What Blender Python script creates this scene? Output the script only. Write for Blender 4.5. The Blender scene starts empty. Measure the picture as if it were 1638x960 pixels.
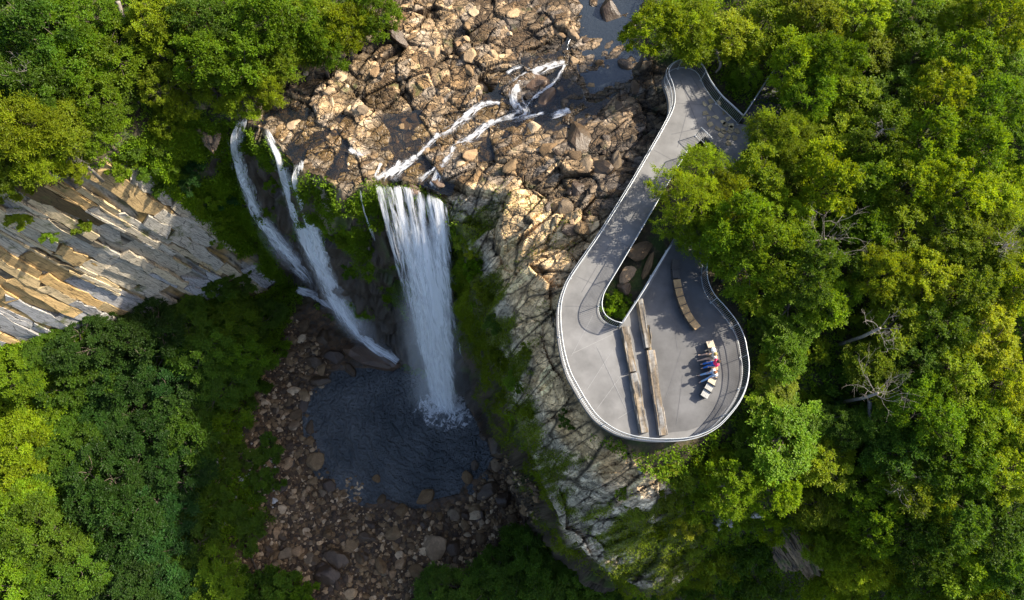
import bpy, bmesh, math, random
import numpy as np
from mathutils import Vector, Matrix

SC = bpy.context.scene
COL = SC.collection
rng = np.random.default_rng(7)
random.seed(7)
D2R = math.pi / 180.0

# ------------------------------------------------------------------ camera
F, CX, CY = 1092.0, 819.0, 480.0            # focal length and centre, in photo pixels
H = 40.0                                    # drone height above the deck (deck top is z = 0)
NADIR = (720.0, 800.0)                      # where plumb lines converge in the photo
_z = np.array([-(NADIR[0] - CX), (NADIR[1] - CY), F]); _z /= np.linalg.norm(_z)
_x = np.array([1.0, 0, 0]) - _z[0] * _z; _x /= np.linalg.norm(_x)
_y = np.cross(_z, _x)
R = np.array([_x, _y, _z])                  # camera -> world
CAM = np.array([0.0, 0.0, H])

def P(px, py, z):
    v = R @ np.array([px - CX, -(py - CY), -F])
    return CAM + v * ((z - H) / v[2])

def proj(p):
    """world (N,3) -> photo pixels"""
    c = (np.asarray(p) - CAM) @ R
    return CX + F * c[..., 0] / -c[..., 2], CY - F * c[..., 1] / -c[..., 2]

cam_d = bpy.data.cameras.new('camera'); cam = bpy.data.objects.new('camera', cam_d); COL.objects.link(cam)
cam_d.lens = 24.0; cam_d.sensor_width = 36.0; cam_d.sensor_fit = 'HORIZONTAL'
cam_d.clip_start = 0.5; cam_d.clip_end = 1500
M = Matrix([list(R[i]) + [CAM[i]] for i in range(3)] + [[0, 0, 0, 1]])
cam.matrix_world = M
SC.camera = cam

# ------------------------------------------------------------------ light
SUN_EL = 39.0
LDIR = np.array([-0.93, -0.36])             # horizontal travel of the light (world x, y)
LDIR = LDIR / np.linalg.norm(LDIR)
ce, se = math.cos(SUN_EL * D2R), math.sin(SUN_EL * D2R)
light_dir = Vector((LDIR[0] * ce, LDIR[1] * ce, -se))
sd = bpy.data.lights.new('sun', 'SUN'); so = bpy.data.objects.new('sun', sd); COL.objects.link(so)
sd.energy = 5.0; sd.angle = 0.55 * D2R; sd.color = (1.0, 0.90, 0.74)
so.rotation_euler = light_dir.to_track_quat('-Z', 'Y').to_euler()
so.location = (30, 12, 60)
w = bpy.data.worlds.new('World'); SC.world = w; w.use_nodes = True
nt = w.node_tree; bg = nt.nodes['Background']
sky = nt.nodes.new('ShaderNodeTexSky'); sky.sky_type = 'NISHITA'; sky.sun_disc = False
sky.sun_elevation = SUN_EL * D2R
sky.sun_rotation = math.atan2(-LDIR[0], -LDIR[1])
sky.air_density = 0.85; sky.dust_density = 2.5; sky.ozone_density = 1.0
nt.links.new(sky.outputs[0], bg.inputs[0]); bg.inputs[1].default_value = 0.135
SC.view_settings.view_transform = 'Standard'; SC.view_settings.look = 'None'
SC.view_settings.exposure = 1.25; SC.view_settings.gamma = 1.0
cy = SC.cycles
cy.max_bounces = 6; cy.diffuse_bounces = 3; cy.glossy_bounces = 2; cy.transmission_bounces = 3
cy.transparent_max_bounces = 24; cy.caustics_reflective = False; cy.caustics_refractive = False
cy.use_denoising = True; cy.sample_clamp_indirect = 4.0

# ------------------------------------------------------------------ numpy noise
def _h(ix, iy, iz, s):
    n = (ix.astype(np.int64) * 374761393 + iy.astype(np.int64) * 668265263 + iz.astype(np.int64) * 1274126177 + s * 974711) & 0xffffffff
    n = ((n ^ (n >> 13)) * 1274126177) & 0xffffffff
    n = ((n ^ (n >> 16)) * 2246822519) & 0xffffffff
    return ((n ^ (n >> 15)) & 0xffffff) / float(0xffffff)

def vnoise(x, y, z=None, s=0):
    if z is None: z = np.zeros_like(x)
    xi, yi, zi = np.floor(x), np.floor(y), np.floor(z)
    fx, fy, fz = x - xi, y - yi, z - zi
    fx = fx * fx * (3 - 2 * fx); fy = fy * fy * (3 - 2 * fy); fz = fz * fz * (3 - 2 * fz)
    def c(a, b, d): return _h(xi + a, yi + b, zi + d, s)
    r0 = (c(0, 0, 0) * (1 - fx) + c(1, 0, 0) * fx) * (1 - fy) + (c(0, 1, 0) * (1 - fx) + c(1, 1, 0) * fx) * fy
    if not np.any(fz): return r0 * 2 - 1
    r1 = (c(0, 0, 1) * (1 - fx) + c(1, 0, 1) * fx) * (1 - fy) + (c(0, 1, 1) * (1 - fx) + c(1, 1, 1) * fx) * fy
    return (r0 * (1 - fz) + r1 * fz) * 2 - 1

def fbm(x, y, z=None, s=0, o=4, g=0.5):
    a, t, n = 1.0, 0.0, 0.0
    for k in range(o):
        f = 2.03 ** k
        t = t + a * vnoise(x * f + 17.3 * k, y * f - 9.1 * k, None if z is None else z * f + 3.7 * k, s + k); n += a; a *= g
    return t / n

def voro(x, y, s=0, jit=0.9):
    """F1, F2, per-cell random, offset from the cell centre"""
    xi, yi = np.floor(x), np.floor(y)
    d1 = np.full(x.shape, 9.0); d2 = np.full(x.shape, 9.0)
    cid = np.zeros_like(x); ox = np.zeros_like(x); oy = np.zeros_like(x)
    zz = np.zeros_like(xi)
    for a in (-1, 0, 1):
        for b in (-1, 0, 1):
            cx_, cy_ = xi + a, yi + b
            hx = cx_ + 0.5 + jit * (_h(cx_, cy_, zz, s) - 0.5); hy = cy_ + 0.5 + jit * (_h(cx_, cy_, zz, s + 11) - 0.5)
            dx, dy = x - hx, y - hy; d = np.hypot(dx, dy)
            m = d < d1
            d2 = np.where(m, d1, np.minimum(d2, d)); d1 = np.where(m, d, d1)
            cid = np.where(m, _h(cx_, cy_, zz, s + 23), cid); ox = np.where(m, dx, ox); oy = np.where(m, dy, oy)
    return d1, d2, cid, ox, oy

def hsh(c, k): return np.mod(np.sin(c * (127.1 + 31.7 * k)) * 43758.5453, 1.0)
def sstep(a, b, x): t = np.clip((x - a) / (b - a), 0, 1); return t * t * (3 - 2 * t)

def dist_poly(X, Y, pts, closed=False):
    d = np.full(X.shape, 1e9)
    n = len(pts)
    for i in range(n if closed else n - 1):
        a, b = pts[i], pts[(i + 1) % n]
        vx, vy = b[0] - a[0], b[1] - a[1]; L = vx * vx + vy * vy + 1e-12
        t = np.clip(((X - a[0]) * vx + (Y - a[1]) * vy) / L, 0, 1)
        d = np.minimum(d, np.hypot(X - a[0] - t * vx, Y - a[1] - t * vy))
    return d

def inside(X, Y, pts):
    r = np.zeros(X.shape, bool); n = len(pts)
    for i in range(n):
        a, b = pts[i], pts[(i + 1) % n]
        c = (a[1] > Y) != (b[1] > Y)
        r ^= c & (X < (b[0] - a[0]) * (Y - a[1]) / ((b[1] - a[1]) or 1e-12) + a[0])
    return r

def sdf(X, Y, pts):
    return np.where(inside(X, Y, pts), -1, 1) * dist_poly(X, Y, pts, True)

# ------------------------------------------------------------------ scene helpers
def tag(o, label=None, cat=None, group=None, kind=None):
    if label: o['label'] = label
    if cat: o['category'] = cat
    if group: o['group'] = group
    if kind: o['kind'] = kind
    return o

def empty(name, loc=(0, 0, 0), rz=0.0):
    o = bpy.data.objects.new(name, None); COL.objects.link(o); o.empty_display_size = 0.3
    o.location = loc; o.rotation_euler = (0, 0, rz); return o

def link(name, me, mat=None, parent=None):
    o = bpy.data.objects.new(name, me); COL.objects.link(o)
    if mat is not None and not me.materials: me.materials.append(mat)
    if parent is not None: o.parent = parent
    return o

def np_mesh(name, V, Fc, smooth=False, attrs=None):
    """V (n,3); Fc (m,k) faces of one size, or a list of such arrays"""
    me = bpy.data.meshes.new(name)
    V = np.asarray(V, np.float32)
    fl = Fc if isinstance(Fc, list) else [Fc]
    fl = [np.asarray(f, np.int32) for f in fl if len(f)]
    me.vertices.add(len(V)); me.vertices.foreach_set('co', V.ravel())
    nl = sum(f.size for f in fl); npoly = sum(len(f) for f in fl)
    me.loops.add(nl); me.loops.foreach_set('vertex_index', np.concatenate([f.ravel() for f in fl]))
    me.polygons.add(npoly)
    tot = np.concatenate([np.full(len(f), f.shape[1], np.int32) for f in fl])
    st = np.concatenate([[0], np.cumsum(tot)[:-1]]).astype(np.int32)
    me.polygons.foreach_set('loop_start', st)
    try: me.polygons.foreach_set('loop_total', tot)
    except Exception: pass
    me.polygons.foreach_set('use_smooth', np.full(npoly, smooth, bool))
    for k, a in (attrs or {}).items():
        a = np.asarray(a, np.float32)
        if a.ndim == 1:
            at = me.attributes.new(k, 'FLOAT', 'POINT'); at.data.foreach_set('value', a)
        else:
            at = me.attributes.new(k, 'FLOAT_COLOR', 'POINT')
            at.data.foreach_set('color', np.hstack([a, np.ones((len(a), 1), np.float32)]).ravel())
    me.update(calc_edges=True); me.validate()
    return me

class MB:
    """collects boxes, tubes and loose faces for one mesh"""
    def __init__(s): s.v = []; s.f = []
    def add(s, v, f):
        b = len(s.v); s.v += [tuple(map(float, p)) for p in v]; s.f += [tuple(i + b for i in q) for q in f]
    def box(s, c, size, rz=0.0, tilt=0.0):
        a, b, d = [k / 2 for k in size]; cr, sr = math.cos(rz), math.sin(rz)
        v = []
        for z in (-d, d):
            for x, y in ((-a, -b), (a, -b), (a, b), (-a, b)):
                v.append((c[0] + x * cr - y * sr, c[1] + x * sr + y * cr, c[2] + z + x * tilt))
        s.add(v, [(3, 2, 1, 0), (4, 5, 6, 7), (0, 1, 5, 4), (1, 2, 6, 5), (2, 3, 7, 6), (3, 0, 4, 7)])
    def tube(s, pts, rad, n=6, cap=True):
        pts = [np.array(p, float) for p in pts]; m = len(pts)
        if np.isscalar(rad): rad = [rad] * m
        b = len(s.v); ref = np.array([0.31, 0.17, 0.93])
        for i, p in enumerate(pts):
            t = pts[min(i + 1, m - 1)] - pts[max(i - 1, 0)]; t = t / (np.linalg.norm(t) + 1e-9)
            if abs(t @ ref) > 0.95: ref = np.array([1.0, 0.1, 0.0])
            u = np.cross(t, ref); u /= np.linalg.norm(u); v = np.cross(t, u)
            for k in range(n):
                a = 2 * math.pi * k / n
                s.v.append(tuple(p + rad[i] * (math.cos(a) * u + math.sin(a) * v)))
        for i in range(m - 1):
            for k in range(n):
                k2 = (k + 1) % n
                s.f.append((b + i * n + k, b + i * n + k2, b + (i + 1) * n + k2, b + (i + 1) * n + k))
        if cap:
            s.f.append(tuple(b + k for k in range(n - 1, -1, -1))); s.f.append(tuple(b + (m - 1) * n + k for k in range(n)))
    def mesh(s, name, smooth=False):
        me = bpy.data.meshes.new(name); me.from_pydata(s.v, [], s.f)
        if smooth: me.polygons.foreach_set('use_smooth', [True] * len(me.polygons))
        me.update(); return me
    def build(s, name, mat, parent=None, smooth=False):
        return link(name, s.mesh(name, smooth), mat, parent)

# ------------------------------------------------------------------ materials
def mat_new(name):
    m = bpy.data.materials.new(name); m.use_nodes = True
    t = m.node_tree; return m, t, t.nodes['Principled BSDF'], t.nodes['Material Output']

def N(t, kind, **kw):
    n = t.nodes.new(kind)
    for k, v in kw.items():
        if k.startswith('i_'):
            n.inputs[int(k[2:]) if k[2:].isdigit() else k[2:]].default_value = v
        else: setattr(n, k, v)
    return n

def noise_tex(t, vec, scale, detail=4.0, rough=0.55):
    n = N(t, 'ShaderNodeTexNoise'); n.inputs['Scale'].default_value = scale
    n.inputs['Detail'].default_value = detail; n.inputs['Roughness'].default_value = rough
    if vec is not None: t.links.new(vec, n.inputs['Vector'])
    return n

def maprange(t, src, a, b, c, d):
    n = N(t, 'ShaderNodeMapRange'); t.links.new(src, n.inputs['Value'])
    for i, v in zip((1, 2, 3, 4), (a, b, c, d)): n.inputs[i].default_value = v
    return n.outputs[0]

def mul_color(t, colout, facout):
    n = N(t, 'ShaderNodeMix', data_type='RGBA', blend_type='MULTIPLY'); n.inputs[0].default_value = 1.0
    t.links.new(colout, n.inputs[6]); t.links.new(facout, n.inputs[7]); return n.outputs[2]

def rock_mat(name, attr='tint', rough='rough', scale=1.0, bump=0.5, var=(0.6, 1.35)):
    m, t, bs, out = mat_new(name)
    tc = N(t, 'ShaderNodeTexCoord')
    at = N(t, 'ShaderNodeAttribute', attribute_name=attr)
    ar = N(t, 'ShaderNodeAttribute', attribute_name=rough)
    n1 = noise_tex(t, tc.outputs['Object'], 5.0 * scale, 8, 0.68)
    n2 = noise_tex(t, tc.outputs['Object'], 1.1 * scale, 4, 0.6)
    f1 = maprange(t, n1.outputs[0], 0.3, 0.7, *var)
    f2 = maprange(t, n2.outputs[0], 0.3, 0.7, 0.8, 1.2)
    mm = N(t, 'ShaderNodeMath', operation='MULTIPLY'); t.links.new(f1, mm.inputs[0]); t.links.new(f2, mm.inputs[1])
    t.links.new(mul_color(t, at.outputs['Color'], mm.outputs[0]), bs.inputs['Base Color'])
    t.links.new(ar.outputs['Fac'], bs.inputs['Roughness'])
    bs.inputs['Specular IOR Level'].default_value = 0.4
    bp = N(t, 'ShaderNodeBump'); bp.inputs['Strength'].default_value = bump; bp.inputs['Distance'].default_value = 0.12
    t.links.new(n1.outputs[0], bp.inputs['Height']); t.links.new(bp.outputs[0], bs.inputs['Normal'])
    return m

def simple_mat(name, col, rough=0.6, metal=0.0, var=0.15, scale=8.0, bump=0.0, stretch=None):
    m, t, bs, out = mat_new(name)
    tc = N(t, 'ShaderNodeTexCoord'); vec = tc.outputs['Object']
    if stretch:
        mp = N(t, 'ShaderNodeMapping'); mp.inputs['Scale'].default_value = stretch; t.links.new(vec, mp.inputs[0]); vec = mp.outputs[0]
    n = noise_tex(t, vec, scale, 6, 0.6)
    f = maprange(t, n.outputs[0], 0.3, 0.7, 1 - var, 1 + var)
    rgb = N(t, 'ShaderNodeRGB'); rgb.outputs[0].default_value = (*col, 1)
    t.links.new(mul_color(t, rgb.outputs[0], f), bs.inputs['Base Color'])
    bs.inputs['Roughness'].default_value = rough; bs.inputs['Metallic'].default_value = metal
    if bump:
        bp = N(t, 'ShaderNodeBump'); bp.inputs['Strength'].default_value = bump; bp.inputs['Distance'].default_value = 0.05
        t.links.new(n.outputs[0], bp.inputs['Height']); t.links.new(bp.outputs[0], bs.inputs['Normal'])
    return m

def leaf_mat(name, trans=0.42):
    m, t, bs, out = mat_new(name)
    oi = N(t, 'ShaderNodeObjectInfo'); at = N(t, 'ShaderNodeAttribute', attribute_name='lv')
    c = mul_color(t, oi.outputs['Color'], at.outputs['Color'])
    t.links.new(c, bs.inputs['Base Color']); bs.inputs['Roughness'].default_value = 0.5
    bs.inputs['Specular IOR Level'].default_value = 0.18
    tr = N(t, 'ShaderNodeBsdfTranslucent')
    tint = N(t, 'ShaderNodeMix', data_type='RGBA', blend_type='MULTIPLY'); tint.inputs[0].default_value = 1.0
    tint.inputs[7].default_value = (1.75, 1.5, 0.35, 1); t.links.new(c, tint.inputs[6]); t.links.new(tint.outputs[2], tr.inputs[0])
    mx = N(t, 'ShaderNodeMixShader'); mx.inputs[0].default_value = trans
    t.links.new(bs.outputs[0], mx.inputs[1]); t.links.new(tr.outputs[0], mx.inputs[2]); t.links.new(mx.outputs[0], out.inputs[0])
    return m

M_rock = rock_mat('fractured_rock', bump=0.55)
def bedrock_mat(dark=0.32, net=1.0):
    """jointed bedrock: two sizes of angular blocks with open joints, on top of the tint"""
    m = rock_mat('jointed_bedrock', bump=0.5, var=(0.72, 1.25)); t = m.node_tree; bs = t.nodes['Principled BSDF']
    tc = [n for n in t.nodes if n.type == 'TEX_COORD'][0]
    mp = N(t, 'ShaderNodeMapping'); mp.inputs['Rotation'].default_value = (0, 0, math.radians(-32)); mp.inputs['Scale'].default_value = (0.62, 1.0, 0.7)
    wn = noise_tex(t, tc.outputs['Object'], 1.3, 3, 0.6)
    sc = N(t, 'ShaderNodeVectorMath', operation='SCALE'); t.links.new(wn.outputs['Color'], sc.inputs[0]); sc.inputs['Scale'].default_value = 0.55
    ad = N(t, 'ShaderNodeVectorMath', operation='ADD'); t.links.new(tc.outputs['Object'], ad.inputs[0]); t.links.new(sc.outputs[0], ad.inputs[1]); t.links.new(ad.outputs[0], mp.inputs[0])
    col = bs.inputs['Base Color'].links[0].from_socket; hts = []
    for s_, lo, hi, wd in ((1.25, 0.66, 1.25, 0.045), (3.3, 0.62, 1.3, 0.055)):
        v = N(t, 'ShaderNodeTexVoronoi', feature='F1'); e = N(t, 'ShaderNodeTexVoronoi', feature='DISTANCE_TO_EDGE')
        for q in (v, e): q.inputs['Scale'].default_value = s_; t.links.new(mp.outputs[0], q.inputs['Vector'])
        sp = N(t, 'ShaderNodeSeparateColor'); t.links.new(v.outputs['Color'], sp.inputs[0])
        fv = maprange(t, sp.outputs[0], 0, 1, lo, hi); col = mul_color(t, col, fv)
        wdn = noise_tex(t, tc.outputs['Object'], 0.8, 3, 0.6); wv = maprange(t, wdn.outputs[0], 0.42, 0.62, wd * 0.15 * net, wd * 1.3)
        mk = N(t, 'ShaderNodeMapRange'); t.links.new(e.outputs['Distance'], mk.inputs[0]); mk.inputs[1].default_value = 0.0; t.links.new(wv, mk.inputs[2]); mk.inputs[3].default_value = dark; mk.inputs[4].default_value = 1.0
        col = mul_color(t, col, mk.outputs[0])
        h = N(t, 'ShaderNodeMath', operation='MULTIPLY_ADD'); t.links.new(sp.outputs[1], h.inputs[0]); h.inputs[1].default_value = 0.6
        t.links.new(maprange(t, e.outputs['Distance'], 0.0, wd * 1.6, 0.0, 1.0), h.inputs[2]); hts.append((h, 0.16 / s_))
    t.links.new(col, bs.inputs['Base Color'])
    prev = bs.inputs['Normal'].links[0].from_socket
    for h, d in hts:
        bp = N(t, 'ShaderNodeBump'); bp.inputs['Strength'].default_value = 0.8; bp.inputs['Distance'].default_value = d
        t.links.new(h.outputs[0], bp.inputs['Height']); t.links.new(prev, bp.inputs['Normal']); prev = bp.outputs[0]
    t.links.new(prev, bs.inputs['Normal'])
    return m
M_bed = bedrock_mat()
M_head = bedrock_mat(0.55, 0.1)
M_soil = rock_mat('forest_soil', scale=1.5, bump=0.6)
M_boulder = rock_mat('boulder_stone', scale=1.3, bump=0.45, var=(0.7, 1.25))
M_leaf = leaf_mat('leaves')
M_moss = leaf_mat('moss_leaves', 0.3)
M_bark = simple_mat('bark', (0.085, 0.066, 0.048), 0.85, var=0.4, scale=6, bump=0.5, stretch=(1, 1, 0.2))
M_dead = simple_mat('dead_wood', (0.21, 0.185, 0.155), 0.8, var=0.3, scale=5)
# ------------------------------------------------------------------ terrain: rim and foot of the gorge (photo px, height)
RIM = [(-900, 330, -1.0), (-150, 285, -2.5), (0, 285, -2.5), (80, 275, -3), (150, 262, -3.5),
       (200, 225, -4), (265, 190, -4.5), (330, 180, -4.8), (385, 190, -5), (425, 208, -5.2), (455, 245, -5.4), (480, 272, -5.4),
       (510, 282, -5.4), (545, 305, -5.5), (585, 300, -5.5), (605, 288, -5.4), (640, 286, -5.4), (690, 300, -5.4), (712, 318, -5.2),
       (728, 360, -6.2), (745, 420, -7.5), (765, 500, -9), (788, 580, -10), (815, 655, -10.5), (845, 722, -11), (868, 775, -11.5),
       (892, 835, -12), (930, 882, -12), (980, 920, -12), (1035, 946, -12), (1078, 935, -12), (1120, 905, -12.5), (1180, 930, -14), (1260, 985, -16),
       (1400, 1080, -18), (2200, 1300, -18)]
FOOT = [(-600, 620, -14), (-150, 585, -17.5), (0, 555, -19), (130, 530, -21), (270, 490, -24.5), (350, 478, -27), (425, 472, -29),
        (450, 455, -30), (485, 462, -30.5), (520, 495, -31), (565, 540, -31.5), (610, 570, -31.8), (660, 585, -32.2), (705, 605, -32.4),
        (735, 630, -32.4), (765, 680, -32.3), (792, 732, -32.2), (815, 775, -32), (838, 835, -31.6), (870, 880, -31), (940, 930, -30.5),
        (1010, 965, -30), (1090, 985, -30), (1250, 1060, -30), (2200, 1500, -30)]
rimW = [P(*p) for p in RIM]; footW = [P(*p) for p in FOOT]
FAR = [(400.0, -500.0), (-500.0, -500.0)]
rimP = [(p[0], p[1]) for p in rimW] + FAR
footP = [(p[0], p[1]) for p in footW] + FAR
TOPC = [(420, 60, -3.6), (600, 130, -4.2), (800, 60, -3.2), (950, 60, -2.8), (1000, 0, -2.6), (1050, -120, -2.2), (700, 200, -4.6), (860, 150, -3.6), (560, 220, -4.8),
        (450, 180, -4.9), (900, 250, -2.4), (850, 350, -2.4), (960, 280, -1.2), (780, 330, -4.0), (880, 440, -1.1), (820, 430, -2.6), (840, 520, -3.2), (890, 600, -1.4), (880, 680, -4.6), (950, 700, -1.7),
        (930, 800, -7.0), (1000, 760, -3.6), (1050, 725, -1.6), (1050, 840, -8.4), (1110, 780, -5.5), (1060, 180, -1.6), (1060, 60, -1.8), (1250, 100, -0.4), (1250, 400, -0.4),
        (1640, 0, 2.2), (1640, 500, 1.2), (1640, -200, 4), (1400, 650, -1.6), (1640, 960, -6), (1300, 760, -4), (1210, 690, -2.2), (1160, 800, -6.0), (1300, 880, -9),
        (1450, 950, -10), (1400, 250, 0.6), (1500, 800, -3.5), (950, 450, -0.6), (1010, 520, -0.5), (1050, 640, -0.6), (1150, 560, -0.6), (1120, 300, -0.5), (1000, 640, -0.8),
        (0, 0, 0.5), (300, 0, -1.5), (200, 100, -2.5), (450, 0, -3.0), (640, 0, -3.2), (-300, 0, 3), (0, 180, -1.5), (300, -250, 0), (800, -250, -2), (2200, 300, 5), (2200, 900, -3), (-900, 100, 2)]
FLOC = [(640, 720, -32.6), (560, 650, -32.5), (450, 650, -31.9), (400, 850, -31), (600, 900, -31.2), (800, 880, -31.3), (250, 620, -30), (100, 640, -28), (-80, 700, -25),
        (100, 900, -27.5), (300, 900, -30), (-250, 1000, -23), (700, 1100, -29.5), (400, 560, -30.2), (330, 750, -29.8), (-900, 800, -18), (200, 1300, -26), (900, 1100, -29)]

class RBF:
    def __init__(s, ctr, smooth=0.0):
        W = np.array([P(*c) for c in ctr]); s.c = W[:, :2]; n = len(W)
        A = np.zeros((n + 3, n + 3)); A[:n, :n] = -np.hypot(W[:, None, 0] - W[None, :, 0], W[:, None, 1] - W[None, :, 1])
        A[:n, n] = 1; A[:n, n + 1:] = s.c; A[n, :n] = 1; A[n + 1:, :n] = s.c.T
        s.w = np.linalg.solve(A, np.concatenate([W[:, 2], [0, 0, 0]]))
    def __call__(s, X, Y):
        z = s.w[-3] + s.w[-2] * X + s.w[-1] * Y
        for i, (a, b) in enumerate(s.c): z = z - s.w[i] * np.sqrt((X - a) ** 2 + (Y - b) ** 2 + 0.15)
        return z
topF, floF = RBF(TOPC + RIM[1:-1]), RBF(FLOC + FOOT[1:-1])

G = 0.09
corners = [P(px, py, z) for px in (-20, 1658) for py in (-20, 980) for z in (-31, 0)]
X0, X1 = min(c[0] for c in corners if True) - 2, max(P(1658, -20, 2)[0], P(1658, 980, -5)[0]) + 3
Y0, Y1 = P(0, 980, -30)[1] - 2, P(0, -25, -5)[1] + 3
X0 = P(-20, 980, -20)[0] - 3
def axis(a, b):
    fine = np.arange(a, b, G)
    g = 0.4 * 1.35 ** np.arange(14); g = np.cumsum(g)
    return np.concatenate([a - g[::-1], fine, fine[-1] + g])
xs, ys = axis(X0, X1), axis(Y0, Y1)
X, Y = np.meshgrid(xs, ys)
print('grid', X.shape, X0, X1, Y0, Y1)
dR, dB = dist_poly(X, Y, rimP[:-2]), dist_poly(X, Y, footP[:-2])
inR, inB = inside(X, Y, rimP), inside(X, Y, footP)
tt = np.where(~inR, 1.0, np.where(inB, 0.0, dB / (dB + dR + 1e-6)))
Zt, Zf = topF(X, Y), floF(X, Y)
Zt = np.where(inR, np.minimum(Zt, 3), Zt)
cliff = (tt > 0.0) & (tt < 1.0)
Z = np.where(tt >= 1, Zt, np.where(tt <= 0, Zf, Zf * (1 - tt) + Zt * tt))

def sampler(A):
    def f(x, y):
        i = np.clip(np.searchsorted(xs, x) - 1, 0, len(xs) - 2); j = np.clip(np.searchsorted(ys, y) - 1, 0, len(ys) - 2)
        u = np.clip((x - xs[i]) / (xs[i + 1] - xs[i]), 0, 1); v = np.clip((y - ys[j]) / (ys[j + 1] - ys[j]), 0, 1)
        return (A[j, i] * (1 - u) + A[j, i + 1] * u) * (1 - v) + (A[j + 1, i] * (1 - u) + A[j + 1, i + 1] * u) * v
    return f

def hit(px, py, A=None, lift=0.0):
    """where the camera's rays through photo pixels meet the ground (plus lift)"""
    f = sampler(Z if A is None else A)
    px, py = np.atleast_1d(np.asarray(px, float)), np.atleast_1d(np.asarray(py, float))
    v = np.stack([px - CX, -(py - CY), np.full(px.shape, -F)], -1) @ R.T
    v = v / -v[:, 2:3]
    d = np.full(px.shape, 26.0); done = np.zeros(px.shape, bool)
    for k in range(700):
        p = CAM + v * d[:, None]
        below = p[:, 2] <= f(p[:, 0], p[:, 1]) + lift
        done |= below
        d = np.where(done, d, d + 0.08)
        if done.all(): break
    return CAM + v * d[:, None]

def hp(pts, **k):
    p = hit([a[0] for a in pts], [a[1] for a in pts], **k); return p
Zbase = Z.copy()
# ------------------------------------------------------------------ terrain: relief, ground colour, zones
def W2(pts, z=None):
    """photo pixels on the ground -> plan polygon"""
    q = hp(pts) if z is None else np.array([P(a, b, z) for a, b in pts])
    return [(p[0], p[1]) for p in q]

RIVER = W2([(640, -60), (600, 40), (520, 85), (430, 115), (400, 165), (395, 215), (470, 280), (560, 310), (600, 296), (700, 312), (730, 350), (800, 440), (860, 560), (930, 520), (930, 470), (975, 380),
            (1045, 265), (1085, 185), (1085, 120), (1010, 70), (1040, -60)])
WATER = W2([(890, -30), (1035, -30), (1055, 70), (1020, 120), (960, 175), (925, 215), (870, 205), (800, 250), (745, 262), (718, 312), (692, 315), (600, 302), (560, 300), (470, 258), (415, 205), (440, 175),
            (540, 185), (640, 190), (720, 172), (790, 150), (830, 95), (890, 88), (920, 40)])
UPPOOL = W2([(920, -30), (1035, -30), (1055, 70), (1010, 125), (950, 150), (915, 100), (925, 40)])
PROM = W2([(715, 318), (765, 300), (835, 305), (900, 350), (965, 345), (925, 420), (905, 480), (893, 560), (910, 630), (960, 700), (1020, 735), (1090, 790), (1110, 850), (1125, 900), (1078, 932), (1035, 943), (980, 917), (930, 879), (892, 832), (868, 772),
           (845, 719), (815, 652), (788, 577), (765, 497), (745, 417), (728, 357)])
RUBBLE = W2([(500, 470), (440, 560), (400, 640), (385, 740), (440, 830), (350, 905), (420, 990), (640, 1000), (740, 930), (880, 850), (870, 760), (800, 690), (740, 640), (600, 570)], -31.5)
POOL = W2([(530, 595), (575, 588), (640, 596), (690, 618), (735, 650), (765, 690), (788, 722), (780, 752), (745, 765), (735, 790), (690, 800), (665, 815), (622, 800), (575, 806), (545, 790), (560, 760),
           (525, 755), (508, 710), (505, 665), (515, 625)], -32.1)
DECKZ = W2([(1040, 100), (1130, 95), (1200, 190), (1150, 300), (1200, 330), (1140, 400), (1205, 560), (1195, 640), (1130, 695), (1050, 712), (960, 680), (905, 600), (888, 510), (905, 450), (1040, 220)], 0)

nx, ny, nz_ = np.gradient(Z, ys, xs)[1], np.gradient(Z, ys, xs)[0], 1
Ln = np.sqrt(nx * nx + ny * ny + 1); NX, NY, NZ = -nx / Ln, -ny / Ln, 1 / Ln

sRiv, sWat, sPr, sRub, sPool, sUp = [sdf(X, Y, p) for p in (RIVER, WATER, PROM, RUBBLE, POOL, UPPOOL)]
wob = fbm(X * 0.5, Y * 0.5, s=3) * 1.1
m_riv = sstep(0.7, -0.5, sRiv + wob * 0.6) * (tt > 0.93)
m_pr = sstep(0.6, -0.4, sPr + wob * 0.5) * (tt > 0.93)
m_cl = sstep(0.0, 0.03, tt) * sstep(1.0, 0.97, tt)
m_rub = sstep(1.2, -0.8, sRub + wob) * (tt < 0.06)
slabx = P(445, 470, -29)[0]
m_slab = m_cl * sstep(0.5, -0.5, X - (slabx - (tt) * 5.2))
rock = np.clip(m_riv + m_pr + m_cl, 0, 1)
m_wat = sstep(0.5, -0.5, sWat + wob * 0.4) * (tt > 0.9)
m_up = sstep(0.8, -0.6, sUp + wob * 0.4)

# blocky jointed bedrock: rotated, stretched cells with random height and tilt, two sizes
def blocks(u, v, s, cell, amp, tilt, crack):
    wu, wv = u + 0.6 * cell * fbm(u / cell * 0.6, v / cell * 0.6, s=s + 5, o=3), v + 0.6 * cell * fbm(u / cell * 0.7 + 9, v / cell * 0.7, s=s + 6, o=2)
    d1, d2, cid, ox, oy = voro(wu / cell, wv / cell, s)
    h = (cid - 0.5) * 2 * amp + cell * tilt * ((hsh(cid, 1) - 0.5) * ox + (hsh(cid, 2) - 0.5) * oy) * 2
    e = d2 - d1
    return h - crack * np.exp(-(e / 0.07) ** 2) - crack * 0.22 * sstep(0.25, 0.0, e), cid, e
a1 = math.radians(32); U, V = X * math.cos(a1) + Y * math.sin(a1), -X * math.sin(a1) + Y * math.cos(a1)
b1, c1, e1 = blocks(U * 0.6, V, 31, 1.5, 0.30, 0.55, 0.14)
b2, c2, e2 = blocks(U * 0.55, V, 47, 0.55, 0.07, 0.7, 0.07)
b3, c3, e3 = blocks(U, V, 53, 3.0, 0.45, 0.25, 0.2)
fine = fbm(X * 2.1, Y * 2.1, s=8, o=5)
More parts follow.
